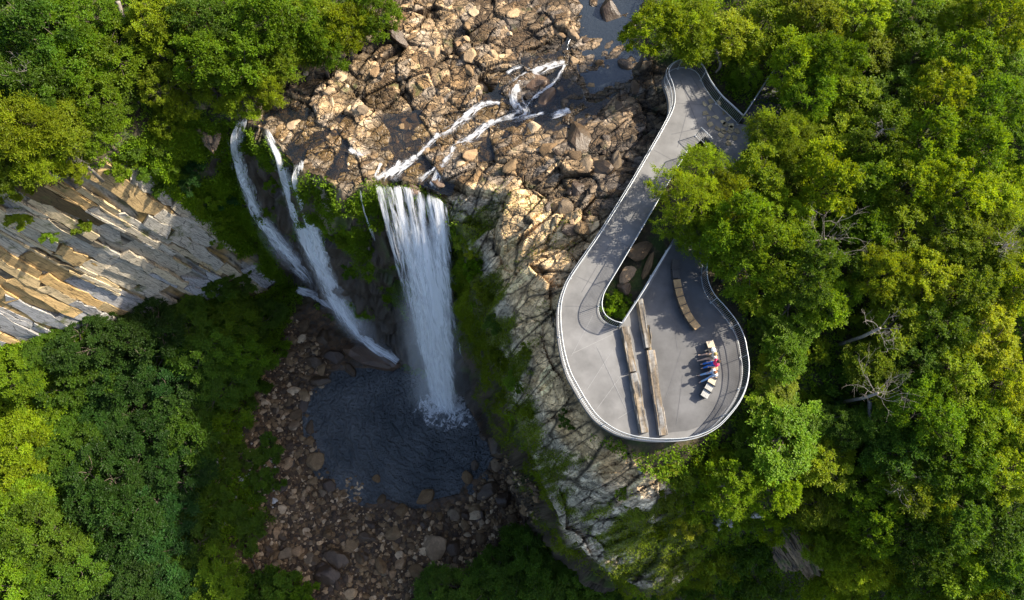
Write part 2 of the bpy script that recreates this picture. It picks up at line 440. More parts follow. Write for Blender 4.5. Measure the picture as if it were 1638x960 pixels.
hr = b1 * 0.40 + b2 * 0.42 + b3 * 0.6 + fine * 0.06
hp_ = b1 * 0.5 + b2 * 0.6 + b3 * 1.3 + fine * 0.12           # the pale promontory is more massive
# ridges that run down the promontory towards the gorge
hr = hr * (0.45 + 0.95 * sstep(-0.45, 0.4, fbm(X * 0.28, Y * 0.28, s=66)))
rv = fbm(U * 0.25, V * 1.1, s=61, o=4); hp_ = hp_ + 0.8 * (1 - np.abs(rv) * 2) * sstep(-1.5, -6, Z)
disp = m_riv * (1 - m_pr) * hr * (1 - 0.35 * m_wat) * (1 - 0.36 * m_up) + m_pr * hp_
disp += (1 - rock) * (fbm(X * 0.4, Y * 0.4, s=12) * 0.5 + fbm(X * 1.7, Y * 1.7, s=13) * 0.16)
disp += m_riv * (-0.21) * m_up
# fluted, stepped rock on the gorge walls (strength along the normal)
Zl = Z
fl3 = fbm(X * 0.9, Y * 0.9, Zl * 0.28, s=21, o=5)
cb = blocks(X * 0.9 + Y * 0.3, Zl * 0.55 + X * 0.2, 71, 1.2, 0.3, 0.6, 0.2)[0]
dcl = m_cl * (1 - m_slab) * (fl3 * 1.1 + cb * 0.9)
# bedded slabs on the left wall
A_, B_ = hit(60, 335)[0], hit(300, 462)[0]
ed = (B_ - A_) / np.linalg.norm(B_ - A_)
nf = np.array([NX[(m_slab > 0.9)].mean(), NY[(m_slab > 0.9)].mean(), NZ[(m_slab > 0.9)].mean()]); nf /= np.linalg.norm(nf)
ev = np.cross(nf, ed); ev /= np.linalg.norm(ev)
su = X * ed[0] + Y * ed[1] + Zl * ed[2]; sv = X * ev[0] + Y * ev[1] + Zl * ev[2]
sv = sv + 0.35 * fbm(su * 0.25, sv * 0.25, s=75, o=3); su = su + 0.9 * fbm(su * 0.3, sv * 0.8, s=76, o=2)
def courses(su, sv, th, ln, s, jag):
    r = sv / th + 0.45 * fbm(sv * 0.35 / th, sv * 0, s=s, o=2); ri = np.floor(r); rf = r - ri
    off = _h(ri, ri * 0, ri * 0, s) * ln; lr = ln * (0.5 + _h(ri, ri * 0 + 3, ri * 0, s))
    q = (su + off * 5) / lr + jag * (rf - 0.5); qi = np.floor(q); qf = q - qi
    h = _h(ri, qi, ri * 0, s + 1)
    edge = np.minimum(np.minimum(rf, 1 - rf) * th, np.minimum(qf, 1 - qf) * lr)
    return h, edge, rf
s1, g1, rf1 = courses(su, sv, 1.7, 15.0, 81, 0.10)
s2, g2, rf2 = courses(su, sv, 0.55, 8.0, 83, 0.10)
hs = (s1 - 0.5) * 0.75 + (s2 - 0.5) * 0.26 + (rf1 - 0.5) * 0.25 - 0.22 * np.exp(-(g1 / 0.08) ** 2) - 0.10 * np.exp(-(g2 / 0.05) ** 2) + fbm(su * 0.35, sv * 2.5, s=85) * 0.10
for _ in range(2):
    hs = (hs + np.roll(hs, 1, 0) + np.roll(hs, -1, 0) + np.roll(hs, 1, 1) + np.roll(hs, -1, 1)) / 5
dcl += m_slab * (0.25 * hs - 0.35)
PX, PY, PZ = X + NX * dcl, Y + NY * dcl, Z + NZ * dcl + disp
# pool basin, deck bed
PZ = np.where(sPool < 0, np.minimum(PZ, -32.15 - 0.5 * sstep(0, -1.5, sPool)), PZ)
sD = sdf(X, Y, DECKZ)
PZ = np.where((sD < 0.3), np.minimum(PZ, -0.45), PZ)
Zd = Z + disp                                       # displaced heights (for placing things)
Zd = np.where(sD < 0.3, np.minimum(Zd, -0.45), Zd)

# --- base colours (what the stone, moss and soil are; no light in them)
def lerp(a, b, t): return a + (np.asarray(b) - a) * t[..., None]
C = np.zeros(X.shape + (3,))
n_a, n_b, n_c = fbm(X * 0.35, Y * 0.35, s=90), fbm(X * 1.3, Y * 1.3, s=91, o=5), fbm(X * 5, Y * 5, s=92, o=3)
# soil with leaf litter and low green
C[:] = (0.045, 0.036, 0.02)
C = lerp(C, (0.035, 0.055, 0.010), sstep(-0.25, 0.3, n_b + 0.3 * n_a))
C = lerp(C, (0.10, 0.075, 0.035), sstep(0.25, 0.5, n_c) * 0.6)
# river bedrock: tan, brown, grey per block
tan = np.array([0.54, 0.37, 0.20]); brn = np.array([0.20, 0.115, 0.045]); gry = np.array([0.34, 0.29, 0.23])
rk = tan[None, None] * (0.6 + 0.45 * hsh(c2, 3) + 0.35 * hsh(c1, 17))[..., None]
rk = lerp(rk, brn * 0.7, sstep(0.35, 0.58, hsh(c2, 5) * 0.6 + 0.4 * hsh(c1, 5) + 0.5 * n_a + 0.10 * m_wat) * 0.88)
rk = lerp(rk, gry, sstep(0.6, 0.8, hsh(c2, 7)) * 0.6)
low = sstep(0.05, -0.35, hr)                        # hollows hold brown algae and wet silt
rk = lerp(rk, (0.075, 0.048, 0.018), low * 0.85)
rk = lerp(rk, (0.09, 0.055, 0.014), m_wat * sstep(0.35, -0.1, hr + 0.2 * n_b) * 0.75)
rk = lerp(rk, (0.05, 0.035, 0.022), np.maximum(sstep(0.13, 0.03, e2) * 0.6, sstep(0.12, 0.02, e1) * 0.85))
rk = lerp(rk, (0.05, 0.085, 0.012), sstep(0.38, 0.55, n_b) * (1 - m_wat) * 0.5)
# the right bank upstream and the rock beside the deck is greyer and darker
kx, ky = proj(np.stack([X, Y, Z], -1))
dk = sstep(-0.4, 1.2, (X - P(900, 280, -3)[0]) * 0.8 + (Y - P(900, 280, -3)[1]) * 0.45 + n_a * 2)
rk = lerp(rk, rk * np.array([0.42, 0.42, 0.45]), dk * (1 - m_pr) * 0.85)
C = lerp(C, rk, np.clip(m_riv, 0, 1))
# pale promontory with lichen grey, ochre and moss
pk = lerp(np.array([0.64, 0.55, 0.42])[None, None] + 0 * C, (0.74, 0.54, 0.31), sstep(-6.0, -3.6, Z)) * (0.7 + 0.55 * hsh(c2, 9))[..., None]
pk = lerp(pk, (0.46, 0.42, 0.34), sstep(-0.1, 0.3, n_a + 0.4 * n_b + 0.5 * sstep(-4, -6, Z) - 0.25) * 0.8)
pk = lerp(pk, (0.40, 0.25, 0.10), sstep(0.25, 0.5, fbm(X * 0.8, Y * 0.8, s=95)) * 0.5)
pk = lerp(pk, (0.06, 0.05, 0.035), np.maximum(sstep(0.12, 0.02, e2) * 0.6, sstep(0.10, 0.02, e1)))
mossP = sstep(0.02, 0.26, fbm(U * 0.35, V * 0.9, s=97, o=4) + 0.20 * n_c + 0.10 * sstep(-3, -7, Z) - 0.10 + 0.30 * sstep(P(960, 760, -6)[0], P(1070, 760, -6)[0], X + 0.5 * Y * 0))
mossP = mossP * (0.12 + 0.88 * sstep(-3.4, -5.0, Z)); mossP = np.maximum(mossP, sstep(1.5, 0.2, dR + 1.6 * n_b) * sstep(-4.8, -6.5, Z) * sstep(-10.6, -9.6, Z) * 0.95)
pk = lerp(pk, np.array([0.11, 0.14, 0.016])[None, None] * (0.7 + 0.6 * hsh(c2, 11))[..., None], mossP * 0.92)
C = lerp(C, pk * np.array([1.0, 0.95, 0.86]), m_pr)
# gorge walls: dark wet stone, moss near the rim, tan where dry
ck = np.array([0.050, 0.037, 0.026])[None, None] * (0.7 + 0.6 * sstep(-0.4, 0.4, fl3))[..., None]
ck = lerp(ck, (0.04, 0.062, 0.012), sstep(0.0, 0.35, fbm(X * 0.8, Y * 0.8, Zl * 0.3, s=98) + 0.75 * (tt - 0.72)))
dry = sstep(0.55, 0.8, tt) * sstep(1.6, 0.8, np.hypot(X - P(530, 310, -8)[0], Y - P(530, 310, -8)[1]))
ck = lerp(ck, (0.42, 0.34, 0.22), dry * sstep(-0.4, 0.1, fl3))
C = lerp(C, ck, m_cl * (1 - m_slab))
sl = lerp(np.array([0.62, 0.54, 0.41])[None, None] * (0.7 + 0.5 * hsh(s2, 1))[..., None], (0.52, 0.33, 0.11), sstep(0.45, 0.75, hsh(s1, 2) + 0.5 * fbm(su * 0.35, sv * 1.2, s=99)))
sl = lerp(sl, (0.33, 0.34, 0.36), sstep(0.78, 0.92, hsh(s1 + s2, 4)) * 0.7)
sl = lerp(sl, (0.10, 0.075, 0.05), sstep(0.25, 0.5, fbm(su * 0.5, sv * 3.5, s=101)) * 0.65)
sl = lerp(sl, (0.04, 0.034, 0.026), np.maximum(sstep(0.11, 0.03, g1), sstep(0.05, 0.01, g2) * 0.8))
sl = lerp(sl, (0.075, 0.10, 0.016), sstep(0.42, 0.55, fbm(su * 0.5, sv * 0.9, s=103) + 0.2 * sstep(-24, -36, X)) * 0.9)
C = lerp(C, sl * 0.5, m_slab)
# gorge floor: brown gravel
gk = np.array([0.085, 0.050, 0.024])[None, None] * (0.6 + 0.8 * hsh(c2, 13))[..., None]
gk = lerp(gk, (0.05, 0.04, 0.03), sstep(0.2, 0.02, e2))
C = lerp(C, gk, m_rub)
C = lerp(C, (0.018, 0.022, 0.024), sstep(0.3, -0.6, sPool))
wet = np.clip(m_wat * 0.8 + sstep(0.3, -0.3, hr) * m_riv * 0.6 + m_cl * (1 - m_slab) * 0.6 + sstep(1.5, 0, sPool) * 0.8, 0, 1)
RG = 0.92 - 0.55 * wet
zone = np.full(X.shape, 0)                          # 0 forest floor 1 riverbed 2 cliff 3 gorge floor 4 promontory
zone[tt < 0.03] = 3; zone[m_cl > 0.5] = 2; zone[(m_riv > 0.5)] = 1; zone[m_pr > 0.5] = 4; zone[(m_cl > 0.5) & (m_slab > 0.5)] = 5

ny_, nx_ = X.shape
idx = np.arange(ny_ * nx_).reshape(ny_, nx_)
quads = np.stack([idx[:-1, :-1], idx[:-1, 1:], idx[1:, 1:], idx[1:, :-1]], -1).reshape(-1, 4)
qz = zone[:-1, :-1].ravel()
VV = np.stack([PX, PY, PZ], -1).reshape(-1, 3); CC = np.clip(C, 0.004, 0.8).reshape(-1, 3); RR = RG.ravel()
def zone_mesh(name, k, mat, smooth):
    q = quads[qz == k]; used = np.unique(q); mp = np.full(len(VV), -1); mp[used] = np.arange(len(used))
    me = np_mesh(name, VV[used], mp[q], smooth, {'tint': CC[used], 'rough': RR[used]})
    return tag(link(name, me, mat), kind='structure')
zone_mesh('forest_floor', 0, M_soil, True)
zone_mesh('riverbed', 1, M_bed, False)
zone_mesh('gorge_wall', 2, M_rock, True)
zone_mesh('rock_face', 5, M_rock, True)
zone_mesh('gorge_floor', 3, M_soil, True)
zone_mesh('headland', 4, M_head, False)
# ------------------------------------------------------------------ water
def water_mat():
    m, t, bs, out = mat_new('pool_water')
    tc = N(t, 'ShaderNodeTexCoord'); g = N(t, 'ShaderNodeNewGeometry')
    c0 = P(712, 652, -32.1)
    sub = N(t, 'ShaderNodeVectorMath', operation='SUBTRACT'); sub.inputs[1].default_value = c0
    t.links.new(g.outputs['Position'], sub.inputs[0])
    ln = N(t, 'ShaderNodeVectorMath', operation='LENGTH'); t.links.new(sub.outputs[0], ln.inputs[0])
    nz = noise_tex(t, sub.outputs[0], 1.1, 4, 0.6); nz2 = noise_tex(t, sub.outputs[0], 3.4, 4, 0.65)
    ma = N(t, 'ShaderNodeMath', operation='MULTIPLY_ADD'); t.links.new(nz.outputs[0], ma.inputs[0]); ma.inputs[1].default_value = 2.6; t.links.new(ln.outputs['Value'], ma.inputs[2])
    ml = N(t, 'ShaderNodeMath', operation='MULTIPLY'); t.links.new(ma.outputs[0], ml.inputs[0]); ml.inputs[1].default_value = 6.5
    sn = N(t, 'ShaderNodeMath', operation='SINE'); t.links.new(ml.outputs[0], sn.inputs[0])
    ad = N(t, 'ShaderNodeMath', operation='MULTIPLY_ADD'); t.links.new(nz2.outputs[0], ad.inputs[0]); ad.inputs[1].default_value = 2.6; t.links.new(sn.outputs[0], ad.inputs[2])
    bp = N(t, 'ShaderNodeBump'); bp.inputs['Strength'].default_value = 1.0; bp.inputs['Distance'].default_value = 0.2
    t.links.new(ad.outputs[0], bp.inputs['Height']); t.links.new(bp.outputs[0], bs.inputs['Normal'])
    n3 = noise_tex(t, sub.outputs[0], 0.25, 3, 0.5)
    mx = N(t, 'ShaderNodeMix', data_type='RGBA'); t.links.new(maprange(t, n3.outputs[0], 0.35, 0.65, 0, 1), mx.inputs[0])
    mx.inputs[6].default_value = (0.085, 0.098, 0.106, 1); mx.inputs[7].default_value = (0.160, 0.172, 0.178, 1)
    t.links.new(mx.outputs[2], bs.inputs['Base Color'])
    bs.inputs['Roughness'].default_value = 0.09; bs.inputs['IOR'].default_value = 1.36; bs.inputs['Specular IOR Level'].default_value = 0.9
    return m
def stream_mat():
    m, t, bs, out = mat_new('stream_water')
    g = N(t, 'ShaderNodeTexCoord'); at = N(t, 'ShaderNodeAttribute', attribute_name='deep')
    n = noise_tex(t, g.outputs['Object'], 3.5, 5, 0.65)
    bp = N(t, 'ShaderNodeBump'); bp.inputs['Strength'].default_value = 0.6; bp.inputs['Distance'].default_value = 0.06
    t.links.new(n.outputs[0], bp.inputs['Height']); t.links.new(bp.outputs[0], bs.inputs['Normal'])
    bs.inputs['Base Color'].default_value = (0.020, 0.026, 0.032, 1); bs.inputs['Roughness'].default_value = 0.1; bs.inputs['Specular IOR Level'].default_value = 0.8
    tr = N(t, 'ShaderNodeBsdfTransparent'); tr.inputs[0].default_value = (0.80, 0.72, 0.58, 1)
    mx = N(t, 'ShaderNodeMixShader'); t.links.new(at.outputs['Fac'], mx.inputs[0])
    t.links.new(tr.outputs[0], mx.inputs[1]); t.links.new(bs.outputs[0], mx.inputs[2]); t.links.new(mx.outputs[0], out.inputs[0])
    return m
def foam_mat(name='falling_water', su=3.0, sv=0.26, dist=1.1, amax=0.85, lo=0.08, hi=1.1, namp=0.95):
    m, t, bs, out = mat_new(name)
    a = {k: N(t, 'ShaderNodeAttribute', attribute_name=k).outputs['Fac'] for k in ('fu', 'fv', 'dens', 'lay')}
    cb = N(t, 'ShaderNodeCombineXYZ')
    for k, s, i in (('fu', su, 0), ('fv', sv, 1), ('lay', 7.3, 2)):
        q = N(t, 'ShaderNodeMath', operation='MULTIPLY'); t.links.new(a[k], q.inputs[0]); q.inputs[1].default_value = s; t.links.new(q.outputs[0], cb.inputs[i])
    n = noise_tex(t, cb.outputs[0], 1.0, 7, 0.64); n.inputs['Distortion'].default_value = dist
    nn = maprange(t, n.outputs[0], 0.25, 0.75, -namp, namp)
    ad = N(t, 'ShaderNodeMath', operation='ADD'); t.links.new(nn, ad.inputs[0]); t.links.new(a['dens'], ad.inputs[1])
    mr = N(t, 'ShaderNodeMapRange', interpolation_type='SMOOTHSTEP'); t.links.new(ad.outputs[0], mr.inputs[0])
    mr.inputs[1].default_value = lo; mr.inputs[2].default_value = hi; mr.inputs[4].default_value = amax
    ed = N(t, 'ShaderNodeMapRange'); t.links.new(a['dens'], ed.inputs[0]); ed.inputs[1].default_value = 0.0; ed.inputs[2].default_value = 0.22
    al = N(t, 'ShaderNodeMath', operation='MULTIPLY'); t.links.new(mr.outputs[0], al.inputs[0]); t.links.new(ed.outputs[0], al.inputs[1])
    df = N(t, 'ShaderNodeBsdfDiffuse'); df.inputs[0].default_value = (0.93, 0.94, 0.95, 1)
    tl = N(t, 'ShaderNodeBsdfTranslucent'); tl.inputs[0].default_value = (0.94, 0.95, 0.96, 1)
    m1 = N(t, 'ShaderNodeMixShader'); m1.inputs[0].default_value = 0.45; t.links.new(df.outputs[0], m1.inputs[1]); t.links.new(tl.outputs[0], m1.inputs[2])
    tr = N(t, 'ShaderNodeBsdfTransparent'); m2 = N(t, 'ShaderNodeMixShader')
    t.links.new(al.outputs[0], m2.inputs[0]); t.links.new(tr.outputs[0], m2.inputs[1]); t.links.new(m1.outputs[0], m2.inputs[2]); t.links.new(m2.outputs[0], out.inputs[0])
    bs.inputs['Base Color'].default_value = (0.8, 0.84, 0.88, 1)
    return m
M_pool, M_stream, M_fall, M_foam = water_mat(), stream_mat(), foam_mat(), foam_mat('foam', 4.2, 1.0, 0.8, 0.85, 0.2, 1.1, 1.25)
M_mist = foam_mat('mist', 0.5, 0.12, 0.4, 0.30, 0.0, 1.3, 0.35)

def sub_grid(mask, zz, attrs):
    q = quads[mask[:-1, :-1].ravel()]; used = np.unique(q); mp = np.full(len(VV), -1); mp[used] = np.arange(len(used))
    V = np.stack([X, Y, zz], -1).reshape(-1, 3)[used]
    return V, mp[q], {k: v.ravel()[used] for k, v in attrs.items()}
# plunge pool
V, q, a = sub_grid(sPool < 1.4, np.full(X.shape, -32.12), {})
tag(link('pool', np_mesh('pool', V, q, True), M_pool), kind='structure')
# the stream over the riverbed: thin film between the stones, deeper in the upstream pool
lev = Z + -0.04 + 0.14 * fbm(X * 0.35, Y * 0.35, s=140)
lev = np.where(m_up > 0.05, (Z - 0.20) * (1 - m_up) + (Z - 0.16) * m_up, lev)
V, q, a = sub_grid((m_wat > 0.25) & (tt > 0.985), lev, {'deep': np.clip(0.42 + 0.55 * m_up, 0, 0.97)})
tag(link('stream', np_mesh('stream', V, q, True, a), M_stream), kind='structure')

def grid_faces(n, m):
    i = np.arange(n * m).reshape(n, m)
    return np.stack([i[:-1, :-1], i[:-1, 1:], i[1:, 1:], i[1:, :-1]], -1).reshape(-1, 4)

def spline(pts, n):
    pts = np.asarray(pts, float)
    d = np.concatenate([[0], np.cumsum(np.linalg.norm(np.diff(pts[:, :3], axis=0), axis=1))]); d /= d[-1]
    tq = np.linspace(0, 1, n); out = np.zeros((n, pts.shape[1]))
    p = np.vstack([2 * pts[0] - pts[1], pts, 2 * pts[-1] - pts[-2]])
    k = np.clip(np.searchsorted(d, tq, side='right') - 1, 0, len(pts) - 2)
    u = ((tq - d[k]) / (d[k + 1] - d[k] + 1e-9))[:, None]
    a, b, c, e = p[k], p[k + 1], p[k + 2], p[k + 3]
    return 0.5 * (2 * b + (c - a) * u + (2 * a - 5 * b + 4 * c - e) * u ** 2 + (3 * b - a - 3 * c + e) * u ** 3)

def sheets(name, layers, mat):
    """several water sheets, one behind the other, as one mesh"""
    Vs, Fs, at, b = [], [], {'fu': [], 'fv': [], 'dens': [], 'lay': []}, 0
    for (V, n, m, fu, fv, de, la) in layers:
        Vs.append(V.reshape(-1, 3)); Fs.append(grid_faces(n, m) + b); b += n * m
        for k, v in zip(('fu', 'fv', 'dens'), (fu, fv, de)): at[k].append(v.ravel())
        at['lay'].append(np.full(n * m, la))
    me = np_mesh(name, np.vstack(Vs), np.vstack(Fs), True, {k: np.concatenate(v) for k, v in at.items()})
    return link(name, me, mat)

# main fall
def main_fall():
    n, m, L = 130, 64, 6; lay = []
    lip = spline([P(*p) for p in [(598, 292, -5.3), (625, 290, -5.3), (655, 296, -5.4), (685, 304, -5.3), (716, 322, -5.4)]], m)
    bas = spline([P(*p) for p in [(682, 628, -32.1), (696, 648, -32.1), (710, 658, -32.1), (724, 658, -32.1), (737, 646, -32.1)]], m)
    t = np.linspace(0, 1, n)[:, None]; s = np.linspace(0, 1, m)[None, :]
    for k in range(L):
        o = (k - L / 2) * 0.28
        g = (0.045 * np.sin(t * 3) + t) / (1 + 0.045 * math.sin(3))
        xy = lip[None, :, :2] * (1 - g[..., None]) + bas[None, :, :2] * g[..., None]
        h = t ** (1.32 + 0.05 * k) * np.ones_like(s)
        z = lip[None, :, 2] * (1 - h) + bas[None, :, 2] * h
        wv = 0.35 * fbm(s * 9 + t * 0, t * 2.5 + k * 5 + s * 0, s=200 + k, o=3) * (t > 0.02)
        V = np.stack([xy[..., 0] + o * 0.25, xy[..., 1] - 0.25 - o * 0.7 * np.minimum(1, t * 4) + wv, z + 0.12 + wv * 0.4], -1)
        strands = np.zeros((n, m))
        for c, wd, st in ((0.06, 0.035, 0.62), (0.17, 0.03, 0.5), (0.30, 0.06, 0.8), (0.44, 0.045, 0.75), (0.58, 0.045, 0.7), (0.76, 0.05, 0.85), (0.86, 0.05, 0.95), (0.96, 0.025, 0.55)):
            cc = c + 0.02 * np.sin(t * 5 + c * 20 + k); ww = wd * (0.75 + 2.2 * t) * (1 + 0.25 * np.sin(t * 23 + c * 40 + k))
            strands = np.maximum(strands, st * np.exp(-((s - cc) / ww) ** 2))
        core = np.exp(-((s - 0.62 + 0.08 * t) / (0.23 + 0.06 * t)) ** 2)
        d = strands * (1 - 0.6 * sstep(0.10, 0.45, t)) + (0.92 * core ** 1.4 + 0.12) * sstep(0.08, 0.40, t)
        ew = 0.06 + 0.22 * sstep(0.2, 0.8, t); d = d * sstep(0, 1, s / ew) * sstep(0, 1, (1 - s) / ew)
        d = d * (1.0 - 0.35 * sstep(0.5, 0.95, t) * (1 - core)) * sstep(1.0, 0.94, t)
        d = np.clip(d * sstep(-0.01, 0.03 + 0.05 * fbm(s * 7, s * 0 + 2.0, s=215), t) - 0.07 * abs(k - L / 2), 0, 1.15)
        d = d * np.clip(0.98 + 0.75 * fbm(s * 4.5 + 3 * k, t * 9 + 0 * s, s=216, o=3), 0.25, 1.3)
        fu = s * (9 - 4 * t) + 0.9 * fbm(s * 2.5 + 5 * k, t * 6 + 0 * s, s=217, o=3) * sstep(0, 0.2, t); fv = t * 30 + s * 0
        lay.append((V, n, m, fu, fv, d, k * 1.0))
    return sheets('waterfall', lay, M_fall)
mfall = main_fall()
def veil(par, grid, dens, n, m, lay):
    o = sheets('mist', [(grid, n, m, np.linspace(0, 8, m)[None] + np.zeros((n, 1)), np.linspace(0, 30, n)[:, None] + np.zeros((1, m)), dens, lay)], M_mist)
    o.parent = par
def main_mist():
    n, m = 50, 30; t = np.linspace(0, 1, n)[:, None]; s = np.linspace(0, 1, m)[None, :]
    for k in range(3):
        lip = spline([P(618, 296, -5.3), P(655, 296, -5.3), P(700, 306, -5.3)], m); bas = spline([P(650 - 8 * k, 636, -31.9), P(690, 670 + 6 * k, -31.9), P(765 + 6 * k, 646, -31.9)], m)
        V = lip[None] * (1 - t[..., None]) + bas[None] * t[..., None]; h = t ** 1.4
        V[..., 2] = lip[None, :, 2] * (1 - h) + bas[None, :, 2] * h + 0.9 + 0.35 * k; V[..., 1] -= 0.9
        d = np.sin(s * math.pi) ** 1.3 * sstep(0.12, 0.6, t) * sstep(1.0, 0.84, t) * 0.62
        veil(mfall, V, d, n, m, 11.0 + k)
main_mist()
tag(mfall, 'broad bright white waterfall fanning from the middle of the lip into the dark pool', 'waterfall', 'waterfalls over the cliff')

def ribbon_fall(name, path, L=6, lift=2.0, dens=0.85, mat=None, wn=28, per=3.0, end=0.5, fray=0.2):
    """path: (px, py, width m); the water runs over the rock face"""
    w3 = hit([p[0] for p in path], [p[1] for p in path], lift=lift if lift > 0.3 else 0.0)
    n = max(12, int(np.linalg.norm(np.diff(w3, axis=0), axis=1).sum() * per)); lay = []
    sp = spline(np.hstack([w3, np.array([[p[2]] for p in path])]), n)
    tg = np.gradient(sp[:, :3], axis=0); tg /= np.linalg.norm(tg, axis=1)[:, None] + 1e-9
    vd = CAM[None] * 0 + np.array([0, -0.35, 1.0]); sd_ = np.cross(tg, vd); sd_ /= np.linalg.norm(sd_, axis=1)[:, None] + 1e-9
    up = np.cross(sd_, tg)
    ll = np.concatenate([[0], np.cumsum(np.linalg.norm(np.diff(sp[:, :3], axis=0), axis=1))])
    s = np.linspace(-1, 1, wn)[None, :]; t = np.linspace(0, 1, n)[:, None]
    for k in range(L):
        o = (k + 0.5 - L / 2) * (0.16 if lift > 0.3 else 0.04)
        wv = fray * fbm(s * 3 + 7 * k, (ll[:, None] * 0.35) + s * 0, s=230 + k, o=3)
        V = sp[:, None, :3] + sd_[:, None] * (s * sp[:, 3][:, None] * 0.5)[..., None] + up[:, None] * (o + wv * 0.5)[..., None] + sd_[:, None] * (wv * 0.6)[..., None]
        if lift <= 0.3:
            V[..., 2] = sampler(Z)(V[..., 0], V[..., 1]) + lift + o + wv * 0.3
        d = dens * np.exp(-(s / 0.5) ** 2) * sstep(0, 0.04, t) * (1 - end * sstep(0.7, 1.0, t)) + 0 * t
        d = d + 0.18 * (np.exp(-((s - 0.25 * np.sin(ll[:, None] * 0.7 + k)) / 0.18) ** 2)) * sstep(0, 0.1, t) * (1 - sstep(0.85, 1, t))
        d = d * sstep(-1, -0.8, s) * sstep(1, 0.8, s)
        d = d * np.clip(0.95 + 0.9 * fbm(s * 1.6 + 4 * k, ll[:, None] * 0.45 + 0 * s, s=234, o=3), 0.15, 1.35)
        lay.append((V, n, wn, s * sp[:, 3][:, None] * 0.5 + 0.35 * fbm(s * 1.2 + k, ll[:, None] * 0.5 + 0 * s, s=236, o=2), ll[:, None] + 0 * s, d, k + 3.3))
    return sheets(name, lay, mat or M_fall)
fl = []
fl.append(tag(ribbon_fall('waterfall', [(388, 190, 0.6), (379, 225, 1.0), (384, 262, 1.1), (396, 300, 1.2), (416, 345, 1.6), (444, 386, 1.9), (476, 425, 2.3), (510, 462, 2.4)], dens=0.72, end=0.9, fray=0.3),
    'thin faint waterfall farthest left, sliding down the dark recess beside the trees', 'waterfall', 'waterfalls over the cliff'))
fl.append(tag(ribbon_fall('waterfall', [(424, 206, 0.4), (437, 232, 0.7), (449, 258, 0.9), (462, 300, 1.2), (478, 345, 1.8), (499, 395, 2.5), (521, 440, 2.7), (545, 490, 2.3), (570, 525, 2.0), (597, 552, 1.8), (636, 578, 1.8)], dens=0.88, end=0.6, fray=0.35),
    'long slanting white waterfall left of the broad fall, ending on a brown hump', 'waterfall', 'waterfalls over the cliff'))
fl.append(tag(ribbon_fall('waterfall', [(478, 262, 0.4), (476, 290, 0.9), (486, 325, 1.1), (500, 362, 1.5), (514, 400, 1.8), (530, 440, 1.7)], dens=0.75, end=0.8, fray=0.3),
    'short white waterfall strand joining the long slanting fall from the right', 'waterfall', 'waterfalls over the cliff'))
def side_mist(par, path, w, k):
    c = hit([p[0] for p in path], [p[1] for p in path], lift=2.6); sp = spline(c, 40); n, m = 40, 16
    s = np.linspace(-1, 1, m)[None]; t = np.linspace(0, 1, n)[:, None]
    V = sp[:, None, :] + np.array([0.85, 0.45, 0.0])[None, None] * (s * w * (0.4 + t))[..., None]
    veil(par, V, np.cos(s * math.pi / 2) ** 1.4 * sstep(0, 0.4, t) * sstep(1, 0.7, t) * 0.8, n, m, k)
side_mist(fl[0], [(395, 290), (420, 350), (455, 400), (490, 440)], 1.6, 21.0)
side_mist(fl[1], [(470, 330), (505, 405), (545, 480), (590, 540), (640, 585)], 2.0, 22.0)
side_mist(fl[1], [(490, 360), (520, 425), (560, 500), (610, 560)], 2.3, 23.0)
for pth, lb in (([(576, 305, 0.15), (582, 335, 0.22), (592, 365, 0.3), (600, 385, 0.3)], 'fine water trickle just left of the broad fall, near the lip'),
                ([(700, 330, 0.4), (707, 375, 0.5), (711, 420, 0.6), (717, 470, 0.6), (727, 520, 0.7), (738, 570, 0.8)], 'fine water trickle along the right edge of the broad fall'),
                ([(474, 462, 1.2), (497, 470, 1.5), (520, 486, 1.4), (545, 500, 1.2)], 'spill of white water over the ledge beneath the left falls')):
    tag(ribbon_fall('water_trickle', pth, L=2, dens=0.6, wn=12, fray=0.1), lb, 'water trickle', 'waterfalls over the cliff')

# white water on the riverbed
RAP = [[(906, 102, .5), (888, 106, .9), (868, 112, 1.1), (846, 120, 1.1), (830, 132, 1.3), (822, 148, 1.4), (826, 168, 1.5), (836, 182, 1.6), (815, 190, 1.2), (800, 194, .7)],
       [(904, 104, .25), (888, 132, .35), (872, 146, .4), (852, 160, .45), (838, 178, .6)],
       [(912, 178, .8), (896, 184, 1.1), (880, 190, .8)], [(790, 166, .5), (772, 170, .8), (755, 180, 1.1), (738, 196, 1.2), (722, 208, 1.1), (702, 218, 1.0)],
       [(792, 194, .5), (775, 205, .9), (758, 220, 1.0), (740, 228, 1.0), (724, 236, .8)], [(718, 252, .6), (708, 268, .8), (699, 284, 1.0), (692, 304, 1.5)],
       [(668, 252, .6), (652, 264, .9), (636, 274, 1.2), (622, 286, 1.4)], [(640, 258, .3), (632, 270, .5), (618, 280, .8), (604, 292, .9)], [(558, 240, .5), (572, 246, .8), (588, 252, .4)], [(802, 193, .5), (792, 197, .5), (780, 204, .6)], [(704, 216, .7), (692, 227, .6), (680, 240, .5), (668, 253, .5)], [(726, 235, .6), (722, 246, .5), (716, 256, .6)],
       [(800, 168, .3), (790, 166, .4), (776, 168, .5)], [(870, 182, .4), (850, 188, .5), (830, 192, .6)], [(610, 262, .2), (604, 276, .3), (600, 290, .4)],
       [(700, 268, .3), (684, 280, .5), (668, 292, .8)], [(810, 120, .3), (822, 112, .5), (838, 108, .5)]]
for p in RAP:
    tag(ribbon_fall('rapids', p, L=3, lift=0.16, dens=0.56, mat=M_foam, wn=22, per=9, end=0.8, fray=0.34), kind='structure')
